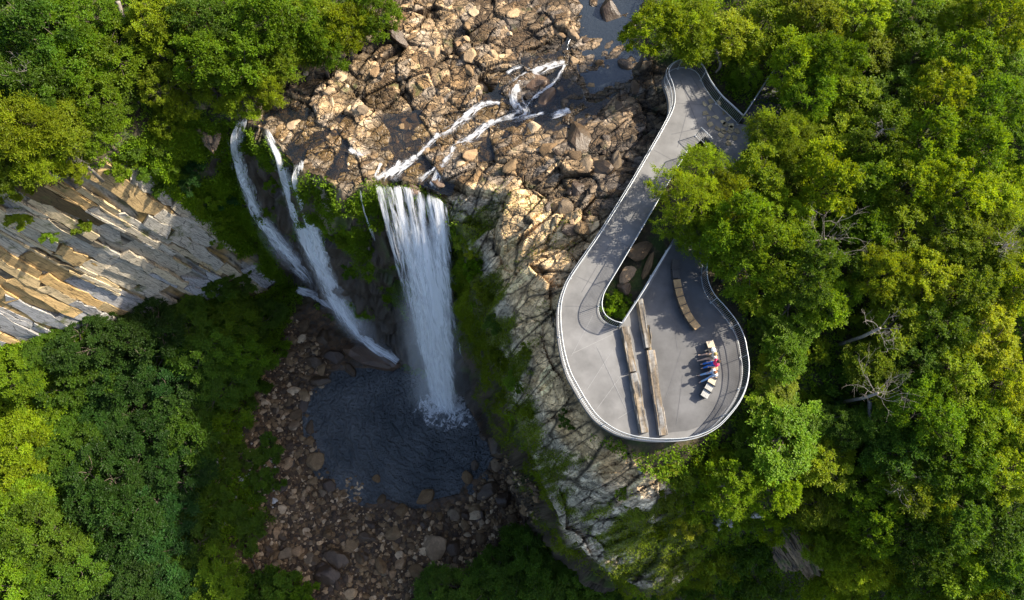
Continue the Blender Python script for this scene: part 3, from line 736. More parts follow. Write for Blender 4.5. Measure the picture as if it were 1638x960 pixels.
# churned water where the main fall lands, and on the hump below the left fall
def foam_patch(c, rx, ry, z, n=60, rz=0.0, peak=0.9):
    a = np.linspace(-1, 1, n); A, B = np.meshgrid(a, a); r = np.hypot(A, B)
    x, y = A * rx, B * ry; cr, sr = math.cos(rz), math.sin(rz)
    hgt = 0.55 * np.maximum(0, 1 - r) ** 1.3 + 0.10 * fbm(A * 4, B * 4, s=250) * (r < 1)
    V = np.stack([c[0] + x * cr - y * sr, c[1] + x * sr + y * cr, z + hgt], -1)
    d = np.clip(peak * (1.05 - r * (1.0 + 0.35 * fbm(A * 2.2, B * 2.2, s=251))), 0, 1)
    return (V, n, n, x * 0.42, y * 1.5, d, 1.7)
p0 = P(712, 646, -32.1); p1 = P(722, 652, -32.1); p2 = P(700, 640, -32.1)
tag(sheets('foam', [foam_patch(P(714, 652, -32.1), 3.8, 2.5, -32.06, peak=1.25), foam_patch(p1, 2.0, 1.2, -31.8, peak=1.5), foam_patch(p2, 1.9, 1.4, -31.9, peak=1.4)], M_foam), kind='structure')
# ------------------------------------------------------------------ viewing deck
M_conc = simple_mat('deck_concrete', (0.128, 0.127, 0.126), 0.75, var=0.34, scale=0.6, bump=0.05)  # broad mottling: dirt, plus soft tree shadow painted into the colour
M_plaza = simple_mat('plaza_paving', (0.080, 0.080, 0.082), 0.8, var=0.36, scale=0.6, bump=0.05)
M_asph = simple_mat('asphalt', (0.055, 0.056, 0.06), 0.9, var=0.2, scale=12, bump=0.1)
M_joint = simple_mat('paving_joint', (0.09, 0.09, 0.095), 0.9)
M_jlight = simple_mat('pale_joint', (0.20, 0.20, 0.20), 0.8)
M_steel = simple_mat('galvanised_steel', (0.38, 0.40, 0.41), 0.4, metal=0.35, var=0.06)
M_pick = simple_mat('pale_picket', (0.72, 0.72, 0.70), 0.5, var=0.1)
M_wire = simple_mat('infill_bar', (0.22, 0.235, 0.25), 0.45, metal=0.4, var=0.08)
M_wood = simple_mat('bench_timber', (0.42, 0.27, 0.12), 0.65, var=0.3, scale=5, stretch=(1, 1, 1))
M_wpale = simple_mat('bleached_timber', (0.48, 0.39, 0.28), 0.7, var=0.25, scale=6)
M_wgrey = simple_mat('grey_timber', (0.30, 0.30, 0.285), 0.75, var=0.2, scale=6)
M_dark = simple_mat('dark_frame', (0.05, 0.046, 0.042), 0.6)
M_flag = rock_mat('flagstone', bump=0.3)

OUT = [(1190, 185), (1173, 169), (1154, 151), (1138, 130), (1131, 117), (1126, 106), (1116, 97), (1100, 94), (1084, 97), (1073, 106), (1070, 117), (1077, 136), (1080, 156), (1077, 174), (1065, 199), (1040, 243), (1006, 301),
       (961.5, 372), (917, 437), (904, 463), (898, 486), (897, 510), (899, 536), (904, 565), (913, 595), (925, 618), (941, 645), (959, 668), (984, 686), (1010, 696), (1040, 701), (1070, 702), (1100, 700), (1126, 693),
       (1149, 680), (1168, 661), (1183, 641), (1192, 622), (1197, 602), (1198, 580), (1195, 560), (1191, 540), (1180, 516), (1161, 491), (1144, 472), (1134, 452), (1131, 430), (1136, 404), (1147, 382), (1169, 345), (1190, 303), (1210, 268)]
INN = [(1102, 237), (1064.6, 300), (1023, 372), (990, 428), (972, 458), (965, 473), (963, 489), (968, 503), (980, 512), (996, 517)]
FEN = [(996, 517), (1028, 468), (1051, 430), (1074, 392)]
RAILH = 1.1
def wp(pts, z): return np.array([P(a, b, z) for a, b in pts])
def resample(p, step):
    n = max(4, int(np.linalg.norm(np.diff(p, axis=0), axis=1).sum() / step) + 1); q = spline(p, n * 4)
    d = np.concatenate([[0], np.cumsum(np.linalg.norm(np.diff(q, axis=0), axis=1))]); g = np.linspace(0, d[-1], n)
    return np.stack([np.interp(g, d, q[:, k]) for k in range(q.shape[1])], -1)
oW = resample(wp(OUT, RAILH), 0.22)[:, :2]
iW = resample(wp(INN, RAILH), 0.22)[:, :2]
fW = resample(wp(FEN, RAILH), 0.22)[:, :2]
def fill(name, loops, z0, z1, mat, parent=None):
    cu = bpy.data.curves.new(name, 'CURVE'); cu.dimensions = '2D'; cu.fill_mode = 'BOTH'; cu.extrude = (z1 - z0) / 2
    for lp in loops:
        s = cu.splines.new('POLY'); s.points.add(len(lp) - 1); s.use_cyclic_u = True
        for p, q in zip(s.points, lp): p.co = (q[0], q[1], 0, 1)
    o = bpy.data.objects.new(name, cu); COL.objects.link(o)
    me = bpy.data.meshes.new_from_object(o.evaluated_get(bpy.context.evaluated_depsgraph_get()))
    bpy.data.objects.remove(o); bpy.data.curves.remove(cu)
    me.transform(Matrix.Translation((0, 0, (z0 + z1) / 2))); me.materials.clear()
    return link(name, me, mat, parent)
# outline: rail line pushed out a little; right-hand walkway back to the head; planter opening
def offset(p, d):
    t = np.gradient(p, axis=0); t /= np.linalg.norm(t, axis=1)[:, None]
    return p + np.stack([t[:, 1], -t[:, 0]], -1) * d
outl = offset(oW, -0.10)
if np.abs(outl - np.array(P(1050, 560, 0)[:2])).sum() < np.abs(oW - np.array(P(1050, 560, 0)[:2])).sum(): outl = offset(oW, 0.10)
close = wp([(1216, 240), (1222, 205)], 0)[:, :2]
hole = np.vstack([wp([(1128, 218)], 0)[:, :2], iW, fW[1:], wp([(1096, 352), (1125, 305), (1148, 262), (1150, 238)], 0)[:, :2]])
deck = empty('viewing_deck', tuple(P(1000, 560, 0)))
tag(deck, 'grey concrete viewing deck, a ramp curling into a round cliff-edge loop', 'viewing deck')
INVD = Matrix.Translation(-deck.location)
def adopt(o, par=None):
    o.parent = par or deck; o.matrix_parent_inverse = INVD; return o
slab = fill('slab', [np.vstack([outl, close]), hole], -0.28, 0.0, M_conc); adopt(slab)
plz = np.vstack([wp([(1026, 482), (1070, 402), (1100, 352), (1126, 310)], 0)[:, :2], wp([(1180, 305), (1160, 345), (1139, 382), (1127, 404), (1122, 430), (1125, 452), (1136, 472), (1152, 492), (1171, 516), (1181, 540), (1187, 570), (1186, 602), (1180, 625), (1168, 645), (1150, 664), (1126, 680), (1100, 689), (1062, 693)], 0)[:, :2]])
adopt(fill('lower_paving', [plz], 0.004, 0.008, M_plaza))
# joints between the paving slabs
def strip(a, b, w, z, mat, name):
    mb = MB(); a, b = P(*a, 0)[:2], P(*b, 0)[:2]; d = (b - a) / np.linalg.norm(b - a); n = np.array([-d[1], d[0]]) * w / 2
    mb.add([(*(a - n), z), (*(b - n), z), (*(b + n), z), (*(a + n), z)], [(0, 1, 2, 3)]); adopt(mb.build(name, mat))
for i, (a, b) in enumerate([((922, 442), (960, 459)), ((962, 374), (1010, 396)), ((993, 327), (1035, 350)), ((1020, 284), (1060, 304)), ((1046, 240), (1086, 262)), ((903, 490), (962, 490)), ((1000, 350), (930, 468)), ((1088, 128), (1126, 225)), ((1108, 145), (1084, 235)), ((1082, 165), (1138, 168)), ((1104, 118), (1148, 190)), ((1074, 215), (1120, 205))]):
    strip(a, b, 0.035, 0.003 + i * 0.0006, M_joint, 'expansion_joint')
for i, (a, b) in enumerate([((948, 505), (914, 570)), ((980, 560), (938, 625)), ((1002, 590), (954, 655)), ((990, 530), (915, 566)), ((1020, 650), (988, 670)), ((955, 555), (1004, 660))]):
    strip(a, b, 0.03, 0.011 + i * 0.0006, M_jlight, 'pale_joint')
for i, (a, b) in enumerate([((1125, 640), (1165, 650)), ((1090, 560), (1064, 640)), ((1072, 480), (1084, 560)), ((1082, 680), (1092, 600)), ((1120, 530), (1170, 540))]):
    strip(a, b, 0.03, 0.016 + i * 0.0006, M_joint, 'paving_seam')
# flagstone mosaics set into the head of the deck
def mosaic(c, rx, ry, rz, seed, lab):
    r = np.random.default_rng(seed); mb = []; root = empty('flagstone_inlay', (*P(*c, 0)[:2], 0.0))
    nV, nF, nC, b = [], [], [], 0
    pts = r.uniform(-1, 1, (90, 2)); keep = []
    for p in pts:
        if np.hypot(*p) < 0.95 and all(np.hypot(*((p - q) * [rx, ry])) > 0.40 for q in keep): keep.append(p)
    for p in keep:
        k = 7; ang = np.sort(r.uniform(0, 2 * math.pi, k)); rad = r.uniform(0.19, 0.26, k)
        x, y = p[0] * rx + np.cos(ang) * rad, p[1] * ry + np.sin(ang) * rad
        cr, sr = math.cos(rz), math.sin(rz); xx, yy = x * cr - y * sr, x * sr + y * cr
        top = np.stack([xx, yy, np.full(k, 0.035)], -1); bot = np.stack([xx * 1.0, yy, np.full(k, -0.02)], -1)
        nV.append(np.vstack([top, bot])); f = [[b + i for i in range(k)]]; s_ = [[b + i, b + k + i, b + k + (i + 1) % k, b + (i + 1) % k] for i in range(k)]
        nF.append((f, s_)); cc = np.tile(np.array([0.30, 0.25, 0.15]) * r.uniform(0.6, 1.3), (2 * k, 1)); f0 = np.arange(k)[None]; s0 = np.array([[i, k + i, k + (i + 1) % k, (i + 1) % k] for i in range(k)])
        link('stone', np_mesh('stone', np.vstack([top, bot]), [f0, s0], False, {'tint': cc, 'rough': np.full(2 * k, 0.85)}), M_flag, root)
    tag(root, lab, 'paving inlay', 'flagstone inlays in the deck head')
mosaic((1148, 186), 0.95, 1.35, 0.5, 5, 'larger patch of tan flagstones set in the deck beside the gate railing')
mosaic((1166, 214), 0.65, 0.9, -0.5, 6, 'smaller patch of tan flagstones nearest the tree over the ramp')
# asphalt path leaving the deck towards the upper right
pth = wp([(1188, 190), (1236, 118), (1300, 40), (1345, 62), (1282, 142), (1228, 212), (1216, 240)], -0.02)
o = fill('path', [pth[:, :2]], -0.3, -0.02, M_asph); tag(o, kind='structure')

# ------------------------------------------------------------------ railings
def railing(p2, label, group='deck railings', spacing=2.0, hand=True, pick=False, wide=0.012, gap=0.115, h=RAILH, z0=0.0):
    base = (p2[0][0], p2[0][1], z0); root = empty('railing', base)
    tag(root, label, 'railing', group)
    L = np.concatenate([[0], np.cumsum(np.linalg.norm(np.diff(p2, axis=0), axis=1))]); tot = L[-1]
    at = lambda d: np.array([np.interp(d, L, p2[:, 0]) - base[0], np.interp(d, L, p2[:, 1]) - base[1]])
    rel = np.stack([p2[:, 0] - base[0], p2[:, 1] - base[1]], -1)
    z3 = lambda q, z: np.hstack([q, np.full((len(q), 1), z)])
    mb = MB(); mb.tube(z3(rel, h), 0.029, 8); mb.build('top_rail', M_steel, root, True)
    mb = MB(); mb.tube(z3(rel, 0.10), 0.022, 6); mb.build('bottom_rail', M_steel, root, True)
    inn = offset(rel, 0.12 if hand == 'L' else -0.12)
    if hand:
        mb = MB(); mb.tube(z3(inn, 0.86), 0.026, 6); mb.build('handrail', M_wood if False else M_steel, root, True)
    nb = max(1, int(round(tot / spacing)))
    for i in range(nb + 1):
        p = at(tot * i / nb); mb = MB(); mb.tube([(p[0], p[1], -0.05), (p[0], p[1], h - 0.01)], 0.032, 6)
        mb.tube([(p[0], p[1], 0.0), (p[0], p[1], 0.02)], 0.08, 8)
        mb.build('post', M_steel, root)
    for i in range(nb):
        mb = MB(); a, b = tot * i / nb, tot * (i + 1) / nb; k = int((b - a) / gap)
        for j in range(1, k):
            p = at(a + (b - a) * j / k); q = at(a + (b - a) * j / k + 0.02); rz = math.atan2(q[1] - p[1], q[0] - p[0])
            mb.box((p[0], p[1], 0.10 + (h - 0.13) / 2), (wide * 2, wide * 1.6, h - 0.15), rz)
        mb.build('infill_panel', M_pick if pick else M_wire, root)
    return root
cut = int(np.argmin(np.hypot(*(oW - P(1131, 430, RAILH)[:2]).T)))
cut0 = int(np.argmin(np.hypot(*(oW - P(1040, 243, RAILH)[:2]).T)))
railing(oW[:cut0 + 1], 'steel railing wrapping the narrow head of the deck near the river', hand='L')
railing(oW[cut0:cut + 1], 'long curved steel railing along the cliff edge and round the deck loop', hand='L')
railing(oW[cut:], 'steel railing of the walkway hidden under trees, right of the planter', hand=None)
railing(iW, 'inner steel railing of the ramp, bending round the green planter', hand=None)
railing(fW, 'straight railing with pale pickets between planter and lower paving', hand=None, pick=True, wide=0.035, gap=0.16)
railing(resample(wp([(1190, 185), (1212, 152), (1236, 115), (1262, 82)], RAILH), 0.25)[:, :2], 'pale steel railing beside the dark path leaving the deck head', hand=None, z0=-0.02)
railing(resample(wp([(1122, 204), (1130, 212), (1140, 222)], RAILH), 0.25)[:, :2], 'short white barrier rail at the flagstones, partly under the tree', hand=None, spacing=0.8)

# ------------------------------------------------------------------ hewn timbers between ramp and lower paving
def beam(a, b, wdt, hgt, seed, col, label):
    A, B = P(*a, hgt), P(*b, hgt); L = np.linalg.norm((B - A)[:2]); rz = math.atan2(B[1] - A[1], B[0] - A[0])
    n, m = int(L / 0.06), 26; x = np.linspace(-L / 2, L / 2, n)[:, None] * np.ones((1, m)); k = np.linspace(0, 2 * math.pi, m, endpoint=False)[None, :]
    sq = lambda c, e: np.sign(c) * np.abs(c) ** e
    y = sq(np.cos(k), 0.45) * wdt / 2; z = sq(np.sin(k), 0.45) * hgt / 2 + hgt / 2
    gr = fbm(x * 0.35 + seed, k * 5 + 0 * x, s=seed, o=4) * 0.05 + fbm(x * 1.2 + seed, k * 2.5 + 0 * x, s=seed + 3, o=4) * 0.05
    step = np.where(np.mod(np.floor(x * 0.55 + np.floor(k * 1.3) * 0.37 + seed * 0.1), 2) > 0, 0.035, 0.0)
    f = 1 + (gr - step) / (wdt / 2)
    V = np.stack([x + 0 * k, y * f, hgt / 2 + (z - hgt / 2) * f], -1)
    i = np.arange(n * m).reshape(n, m); j = np.roll(i, -1, 1)
    F4 = np.stack([i[:-1], j[:-1], j[1:], i[1:]], -1).reshape(-1, 4)
    c = 0.38 * np.array(col)[None, None] * (0.75 + 0.5 * fbm(x * 0.5, k * 4 + 0 * x, s=seed + 9) + 0.25)[..., None]
    c = lerp(c, (0.19, 0.185, 0.175), sstep(0.0, 0.3, fbm(x * 0.7, k * 3 + 0 * x, s=seed + 12)))
    c = lerp(c, (0.07, 0.055, 0.04), sstep(-0.05, -0.3, gr / 0.1 * 2) * 0.8)
    me = np_mesh('timber_beam', V.reshape(-1, 3), [F4, np.array([i[0][::-1]]), np.array([i[-1]])], False, {'tint': np.clip(c, 0.02, 0.8).reshape(-1, 3), 'rough': np.full(n * m, 0.85)})
    o = link('timber_beam', me, M_flag); o.location = ((A[0] + B[0]) / 2, (A[1] + B[1]) / 2, 0.0); o.rotation_euler = (0, 0, rz)
    tag(o, label, 'timber', 'hewn timbers across the deck')
beam((1000, 522), (1014, 594), 0.50, 0.42, 11, (0.36, 0.28, 0.19), 'weathered timber in the left row, upper piece starting at the planter')
beam((1014.5, 597), (1031, 692), 0.54, 0.44, 12, (0.40, 0.31, 0.20), 'weathered timber in the left row, lower piece reaching the railing')
beam((1024, 478), (1037, 556), 0.42, 0.46, 13, (0.38, 0.30, 0.20), 'weathered timber in the right row, piece nearest the picket railing')
beam((1036, 520), (1046, 600), 0.26, 0.36, 14, (0.50, 0.38, 0.22), 'slim tan timber flanking the right row on its upper half')
beam((1041, 560), (1062, 696), 0.56, 0.46, 15, (0.40, 0.31, 0.21), 'weathered timber in the right row, long lower piece reaching the railing')

# ------------------------------------------------------------------ benches
def bench(pts, cols, label, zt=0.5, wdt=0.46):
    W = wp(pts, zt); root = empty('curved_bench', (W[0][0], W[0][1], 0.0)); org = np.array([W[0][0], W[0][1], 0.0])
    tag(root, label, 'bench', 'curved benches on the lower paving')
    q = resample(W, 0.1) - org; q[:, 2] = 0
    d = np.concatenate([[0], np.cumsum(np.linalg.norm(np.diff(q, axis=0), axis=1))])
    n = len(cols); tot = d[-1]
    for i, cm in enumerate(cols):
        a, b = tot * i / n + 0.02, tot * (i + 1) / n - 0.02
        pa, pb = [np.array([np.interp(s, d, q[:, k]) for k in (0, 1)]) for s in (a, b)]
        rz = math.atan2(pb[1] - pa[1], pb[0] - pa[0]); c = (pa + pb) / 2; L = np.linalg.norm(pb - pa) + 0.03
        mb = MB(); ns = 5
        for k in range(ns):
            o = (k - (ns - 1) / 2) * wdt / ns
            mb.box((c[0] - math.sin(rz) * o, c[1] + math.cos(rz) * o, zt - 0.035), (L, wdt / ns - 0.012, 0.07), rz)
        s_ = mb.build('seat', cm, root)
        mb = MB(); mb.box((c[0], c[1], (zt - 0.075) / 2), (L - 0.1, wdt - 0.10, zt - 0.078), rz); mb.build('plinth', M_dark, root)
        if i:
            mb = MB(); e = np.array([np.interp(tot * i / n, d, q[:, k]) for k in (0, 1)])
            mb.box((e[0], e[1], zt + 0.05), (0.025, wdt + 0.12, 0.16), rz); mb.build('divider', M_dark, root)
    return root
bench([(1083, 447), (1086.5, 466), (1092, 484), (1099, 500), (1107, 513), (1117, 525)], [M_wood] * 6, 'longer curved tan slatted bench in the shade of the trees, empty')
bench([(1082, 415), (1081, 430), (1083, 445)], [M_dark, M_dark], 'dark curved bench end half hidden under the leaves, next to the tan bench')
bench([(1135, 545), (1139.5, 558), (1142.5, 573), (1143, 588), (1141, 603), (1136.5, 616), (1131, 626), (1126, 635)], [M_wpale, M_wpale, M_wood, M_wood, M_wood, M_wpale, M_wgrey, M_wgrey], 'sunlit curved bench with people on it and two grey end blocks')

# ------------------------------------------------------------------ people
def skin_mesh(chain, edges, radii, sub=1):
    me = bpy.data.meshes.new('skin'); me.from_pydata(chain, edges, []); me.update()
    o = bpy.data.objects.new('skin', me); COL.objects.link(o)
    md = o.modifiers.new('s', 'SKIN'); md.use_smooth_shade = True
    for v, r in zip(me.skin_vertices[0].data, radii): v.radius = (r, r)
    me.skin_vertices[0].data[0].use_root = True
    if sub:
        m2 = o.modifiers.new('u', 'SUBSURF'); m2.levels = sub; m2.render_levels = sub
    dg = bpy.context.evaluated_depsgraph_get(); out = bpy.data.meshes.new_from_object(o.evaluated_get(dg))
    bpy.data.objects.remove(o); return out
def join_mesh(ms):
    bm = bmesh.new()
    for m in ms: bm.from_mesh(m)
    o = bpy.data.meshes.new('m'); bm.to_mesh(o); bm.free()
    o.polygons.foreach_set('use_smooth', [True] * len(o.polygons)); return o
def ball(c, r, sc=(1, 1, 1), cut=None):
    bm = bmesh.new(); bmesh.ops.create_icosphere(bm, subdivisions=3, radius=1)
    for v in bm.verts:
        if cut is not None and v.co.z < cut: v.co.z = cut
        k = 1 + 0.06 * math.sin(9 * v.co.x + 4 * v.co.z) if cut is not None else 1
        v.co = Vector((c[0] + v.co.x * r * sc[0] * k, c[1] + v.co.y * r * sc[1] * k, c[2] + v.co.z * r * sc[2]))
    m = bpy.data.meshes.new('b'); bm.to_mesh(m); bm.free(); return m
def cloth(name, col): return simple_mat(name, col, 0.9, var=0.12, scale=20)
M_skin = simple_mat('skin', (0.52, 0.33, 0.24), 0.55, var=0.05)
def person(px, face, label, shirt, trou, hair, legs=((0.13, 0.46, 0.13, 0.56), (0.13, 0.46, 0.13, 0.56)), lean=0.0, arms=((0.17, 0.30, 0.60), (0.17, 0.30, 0.60)), bare_legs=False, long_hair=False, turn=0.0, zt=0.5):
    loc = P(*px, zt + 0.45); root = empty('person', (loc[0], loc[1], zt - 0.42), face); tag(root, label, 'person', 'people on the sunlit bench')
    ly = lambda y, z: y + lean * max(0, z - 0.5)
    pt, ed, rd = [], [], []
    def v(x, y, z, r, par=None):
        pt.append((x, ly(y, z), z)); rd.append(r)
        if par is not None: ed.append((par, len(pt) - 1))
        return len(pt) - 1
    pel = v(0, 0, 0.55, 0.14); bel = v(0, -0.01, 0.70, 0.13, pel); ch = v(0, 0, 0.88, 0.145, bel); nb = v(0, 0.01, 1.0, 0.075, ch); nk = v(0, 0.025, 1.07, 0.055, nb)
    hl = v(0, 0.05, 1.15, 0.082, nk); hm = v(0, 0.05, 1.22, 0.095, hl); ht = v(0, 0.045, 1.29, 0.07, hm)
    cs, ce_, cr_ = [], [], []; ts, te, tr_ = [], [], []
    fing = []
    for s, (kx, ky_, ax, ay), am in ((-1, legs[0], arms[0]), (1, legs[1], arms[1])):
        sh = v(s * 0.18, 0, 0.95, 0.062, ch); el = v(s * 0.23, 0.09, 0.73, 0.046, sh); wr = v(s * am[0], am[1], am[2], 0.032, el); pm = v(s * (am[0] - 0.01), am[1] + 0.08, am[2] - 0.015, 0.036, wr)
        hp2 = v(s * 0.09, 0.04, 0.53, 0.088, pel); kn = v(s * kx, ky_, 0.53, 0.062, hp2); cf = v(s * (kx + ax) / 2, (ky_ + ay) / 2 - 0.02, 0.30, 0.055, kn); an = v(s * ax, ay, 0.09, 0.040, cf); to = v(s * (ax + 0.02), ay + 0.16, 0.045, 0.036, an)
        pmv = Vector(pt[pm])
        for fi, (fx, fl, fz) in enumerate(((-0.03, 0.075, 0.0), (-0.01, 0.085, 0.004), (0.01, 0.08, 0.003), (0.03, 0.06, 0.0))):
            fing.append([pmv + Vector((fx, 0.0, 0)), pmv + Vector((fx * 1.1, 0.045, fz)), pmv + Vector((fx * 1.15, 0.045 + fl * 0.5, -0.012)), pmv + Vector((fx * 1.15, 0.04 + fl * 0.8, -0.035))])
        fing.append([pmv + Vector((-s * 0.025, -0.03, 0)), pmv + Vector((-s * 0.055, 0.0, -0.005)), pmv + Vector((-s * 0.062, 0.035, -0.015))])
    body = [skin_mesh(pt, ed, rd, 1)]
    for f in fing: body.append(skin_mesh([tuple(p) for p in f], [(i, i + 1) for i in range(len(f) - 1)], [0.0095] * len(f), 1))
    hy = ly(0.05, 1.22)
    body += [ball((0, hy + 0.10, 1.205), 0.016, (0.8, 1.2, 1.3)), ball((-0.092, hy, 1.21), 0.022, (0.4, 0.8, 1.2)), ball((0.092, hy, 1.21), 0.022, (0.4, 0.8, 1.2))]
    b = link('body', join_mesh(body), M_skin, root)
    mb = join_mesh([ball((-0.034, hy + 0.083, 1.225), 0.012), ball((0.034, hy + 0.083, 1.225), 0.012)]); link('eyes', mb, M_dark, root)
    link('mouth', ball((0, hy + 0.083, 1.165), 0.02, (1.3, 0.5, 0.35)), simple_mat('lips', (0.45, 0.16, 0.13), 0.5), root)
    P_ = lambda i: pt[i]
    # shirt: torso and sleeves; trousers: hips to ankles; shoes
    base = 8; sid = [0, 1, 2, 3]
    sv = [(p[0], p[1], p[2]) for p in (pt[0], pt[1], pt[2], (0, ly(0.01, 0.98), 0.985))]; se_ = [(0, 1), (1, 2), (2, 3)]; sr_ = [0.155, 0.15, 0.165, 0.095]
    for k, s in ((0, -1), (1, 1)):
        i0 = 8 + k * 9; sv += [pt[i0], tuple((np.array(pt[i0]) * 0.15 + np.array(pt[i0 + 1]) * 0.85))]; a = len(sv) - 2; se_ += [(2, a), (a, a + 1)]; sr_ += [0.078, 0.062]
    link('shirt', skin_mesh(sv, se_, sr_, 2), shirt, root)
    tv, te_, tr2 = [(pt[0][0], pt[0][1], pt[0][2] - 0.01)], [], [0.15]; sh_ = []
    for k in (0, 1):
        i0 = 8 + k * 9 + 4; a = len(tv)
        lst = [pt[i0], pt[i0 + 1], pt[i0 + 2], pt[i0 + 3]] if not bare_legs else [pt[i0], pt[i0 + 1]]
        tv += lst; te_ += [(0, a)] + [(a + j, a + j + 1) for j in range(len(lst) - 1)]; tr2 += [0.10, 0.078, 0.066, 0.054][:len(lst)]
        an, to = np.array(pt[i0 + 3]), np.array(pt[i0 + 4])
        sh_.append(skin_mesh([tuple(an + [0, -0.05, -0.045]), tuple(an + [0, 0.04, -0.04]), tuple(to + [0, 0.02, 0])], [(0, 1), (1, 2)], [0.042, 0.05, 0.04], 1))
    link('trousers', skin_mesh(tv, te_, tr2, 2), trou, root)
    for m in sh_: link('shoe', m, M_dark if not bare_legs else M_wpale, root)
    hs_ = [ball((0, hy - 0.015, 1.235), 0.118, (0.95, 1.0, 1.0), -0.1)]
    if long_hair: hs_.append(ball((0, hy - 0.09, 1.10), 0.10, (0.9, 0.55, 1.5)))
    link('hair', join_mesh(hs_), hair, root)
    return root
FACE = math.radians(90 + 8)                 # towards the left of the photo
hb, hd, hr_ = cloth('blond_hair', (0.30, 0.22, 0.07)), cloth('dark_hair', (0.06, 0.035, 0.02)), cloth('red_brown_hair', (0.27, 0.11, 0.05))
person((1144.5, 568), FACE - 0.05, 'person with blond hair and pale top, topmost of those on the bench', cloth('pale_shirt', (0.66, 0.58, 0.50)), cloth('tan_shorts', (0.34, 0.24, 0.16)), hb, legs=((0.12, 0.46, 0.12, 0.72), (0.16, 0.46, 0.20, 0.60)), bare_legs=True, lean=0.15)
person((1146, 580), FACE, 'person in a bright pink top and blue trousers on the bench', cloth('pink_shirt', (0.80, 0.03, 0.12)), cloth('blue_trousers', (0.03, 0.14, 0.45)), hd, legs=((0.12, 0.45, 0.12, 0.58), (0.12, 0.44, 0.12, 0.55)), lean=-0.05, long_hair=True)
person((1146.5, 595), FACE + 0.25, 'person in a white shirt and light jeans, reddish brown hair', cloth('white_shirt', (0.82, 0.82, 0.80)), cloth('light_jeans', (0.25, 0.38, 0.55)), hr_, legs=((0.14, 0.46, 0.16, 0.86), (0.16, 0.46, 0.22, 0.72)), lean=0.3)
# bag on the bench
bg_ = empty('shoulder_bag', tuple(P(1140.5, 561, 0.52))); tag(bg_, 'small pale bag lying on the bench beside the blond person', 'bag')
bm = bmesh.new(); bmesh.ops.create_cube(bm, size=1.0); bmesh.ops.bevel(bm, geom=bm.edges[:], offset=0.2, segments=3, affect='EDGES')
for v_ in bm.verts: v_.co = Vector((v_.co.x * 0.26, v_.co.y * 0.34, v_.co.z * 0.18 + 0.09))
m_ = bpy.data.meshes.new('pouch'); bm.to_mesh(m_); bm.free(); link('pouch', m_, cloth('bag_cloth', (0.55, 0.60, 0.66)), bg_)
mb = MB(); mb.tube([(-0.1, -0.15, 0.12), (-0.18, -0.05, 0.02), (-0.2, 0.1, 0.01), (-0.1, 0.15, 0.12)], 0.015, 6); mb.build('strap', M_dark, bg_, True)
# ------------------------------------------------------------------ rocks
def rock_template(seed, sub=3, planes=15, ang=0.16):
    r = np.random.default_rng(seed); bm = bmesh.new(); bmesh.ops.create_icosphere(bm, subdivisions=sub, radius=1)
    D = np.array([v.co[:] for v in bm.verts]); D /= np.linalg.norm(D, axis=1)[:, None]; Fc = np.array([[v.index for v in f.verts] for f in bm.faces]); bm.free()
    n = r.normal(size=(planes, 3)); n /= np.linalg.norm(n, axis=1)[:, None]; d = r.uniform(0.62, 1.0, planes)
    c = np.clip(D @ n.T, 0.02, None); q = d[None] / c
    rad = (np.sum(q ** -40.0, axis=1)) ** (-1 / 40.0); rad = np.clip(rad, 0.3, 1.25)
    V = D * rad[:, None] * (1 + 0.05 * fbm(D[:, 0] * 3 + seed, D[:, 1] * 3, D[:, 2] * 3, s=seed))[:, None]
    return V, Fc
def rock_cols(V, base, seed):
    k = 0.8 + 0.4 * (fbm(V[:, 0] * 2.2 + seed, V[:, 1] * 2.2, V[:, 2] * 2.2, s=seed) + 0.5)
    return np.clip(np.array(base)[None] * k[:, None], 0.01, 0.8)
RT = [rock_template(300 + i) for i in range(7)]
RT1 = [rock_template(330 + i, sub=1, planes=11) for i in range(8)]
PALS = {'brown': [(0.150, 0.092, 0.042), (0.190, 0.125, 0.062), (0.100, 0.064, 0.032)], 'tan': [(0.42, 0.31, 0.19), (0.34, 0.235, 0.13), (0.28, 0.18, 0.095)],
        'grey': [(0.21, 0.145, 0.085), (0.17, 0.125, 0.078)], 'dark': [(0.056, 0.036, 0.022), (0.072, 0.047, 0.026)], 'pale': [(0.48, 0.44, 0.38), (0.42, 0.40, 0.37)], 'wet': [(0.10, 0.06, 0.035)]}
_rm = {}
def rock_mesh(v, pal, k):
    key = (v, pal, k)
    if key not in _rm:
        V, Fc = RT[v]; wet = pal in ('dark', 'wet')
        _rm[key] = np_mesh('boulder', V, Fc, False, {'tint': rock_cols(V, PALS[pal][k], v * 10 + k), 'rough': np.full(len(V), 0.4 if wet else 0.85)}); _rm[key].materials.append(M_boulder)
    return _rm[key]
LABELLED = []                               # (object, px, py, look, kind)
def boulder(px, py, r, pal='brown', flat=0.7, stretch=1.0, rz=None, sink=0.3, name='boulder', label=None, look=None, cat='boulder', group=None, at=None, tilt=0.25):
    p = hit([px], [py], A=Zd)[0] if at is None else at
    v = int(rng.integers(len(RT))); k = int(rng.integers(len(PALS[pal])))
    o = bpy.data.objects.new(name, rock_mesh(v, pal, k)); COL.objects.link(o)
    o.scale = (r * stretch, r / math.sqrt(stretch), r * flat)
    o.rotation_euler = (rng.normal() * tilt, rng.normal() * tilt, rng.uniform(0, 6.28) if rz is None else rz)
    o.location = (p[0], p[1], p[2] + r * flat * (0.5 - sink)); tag(o, label, cat, group)
    if label is None: LABELLED.append((o, px, py, look or 'boulder', 'boulder'))
    return o
def m_at(rpx, z): return rpx * (H - z) / F * 1.03
zf = -31.8
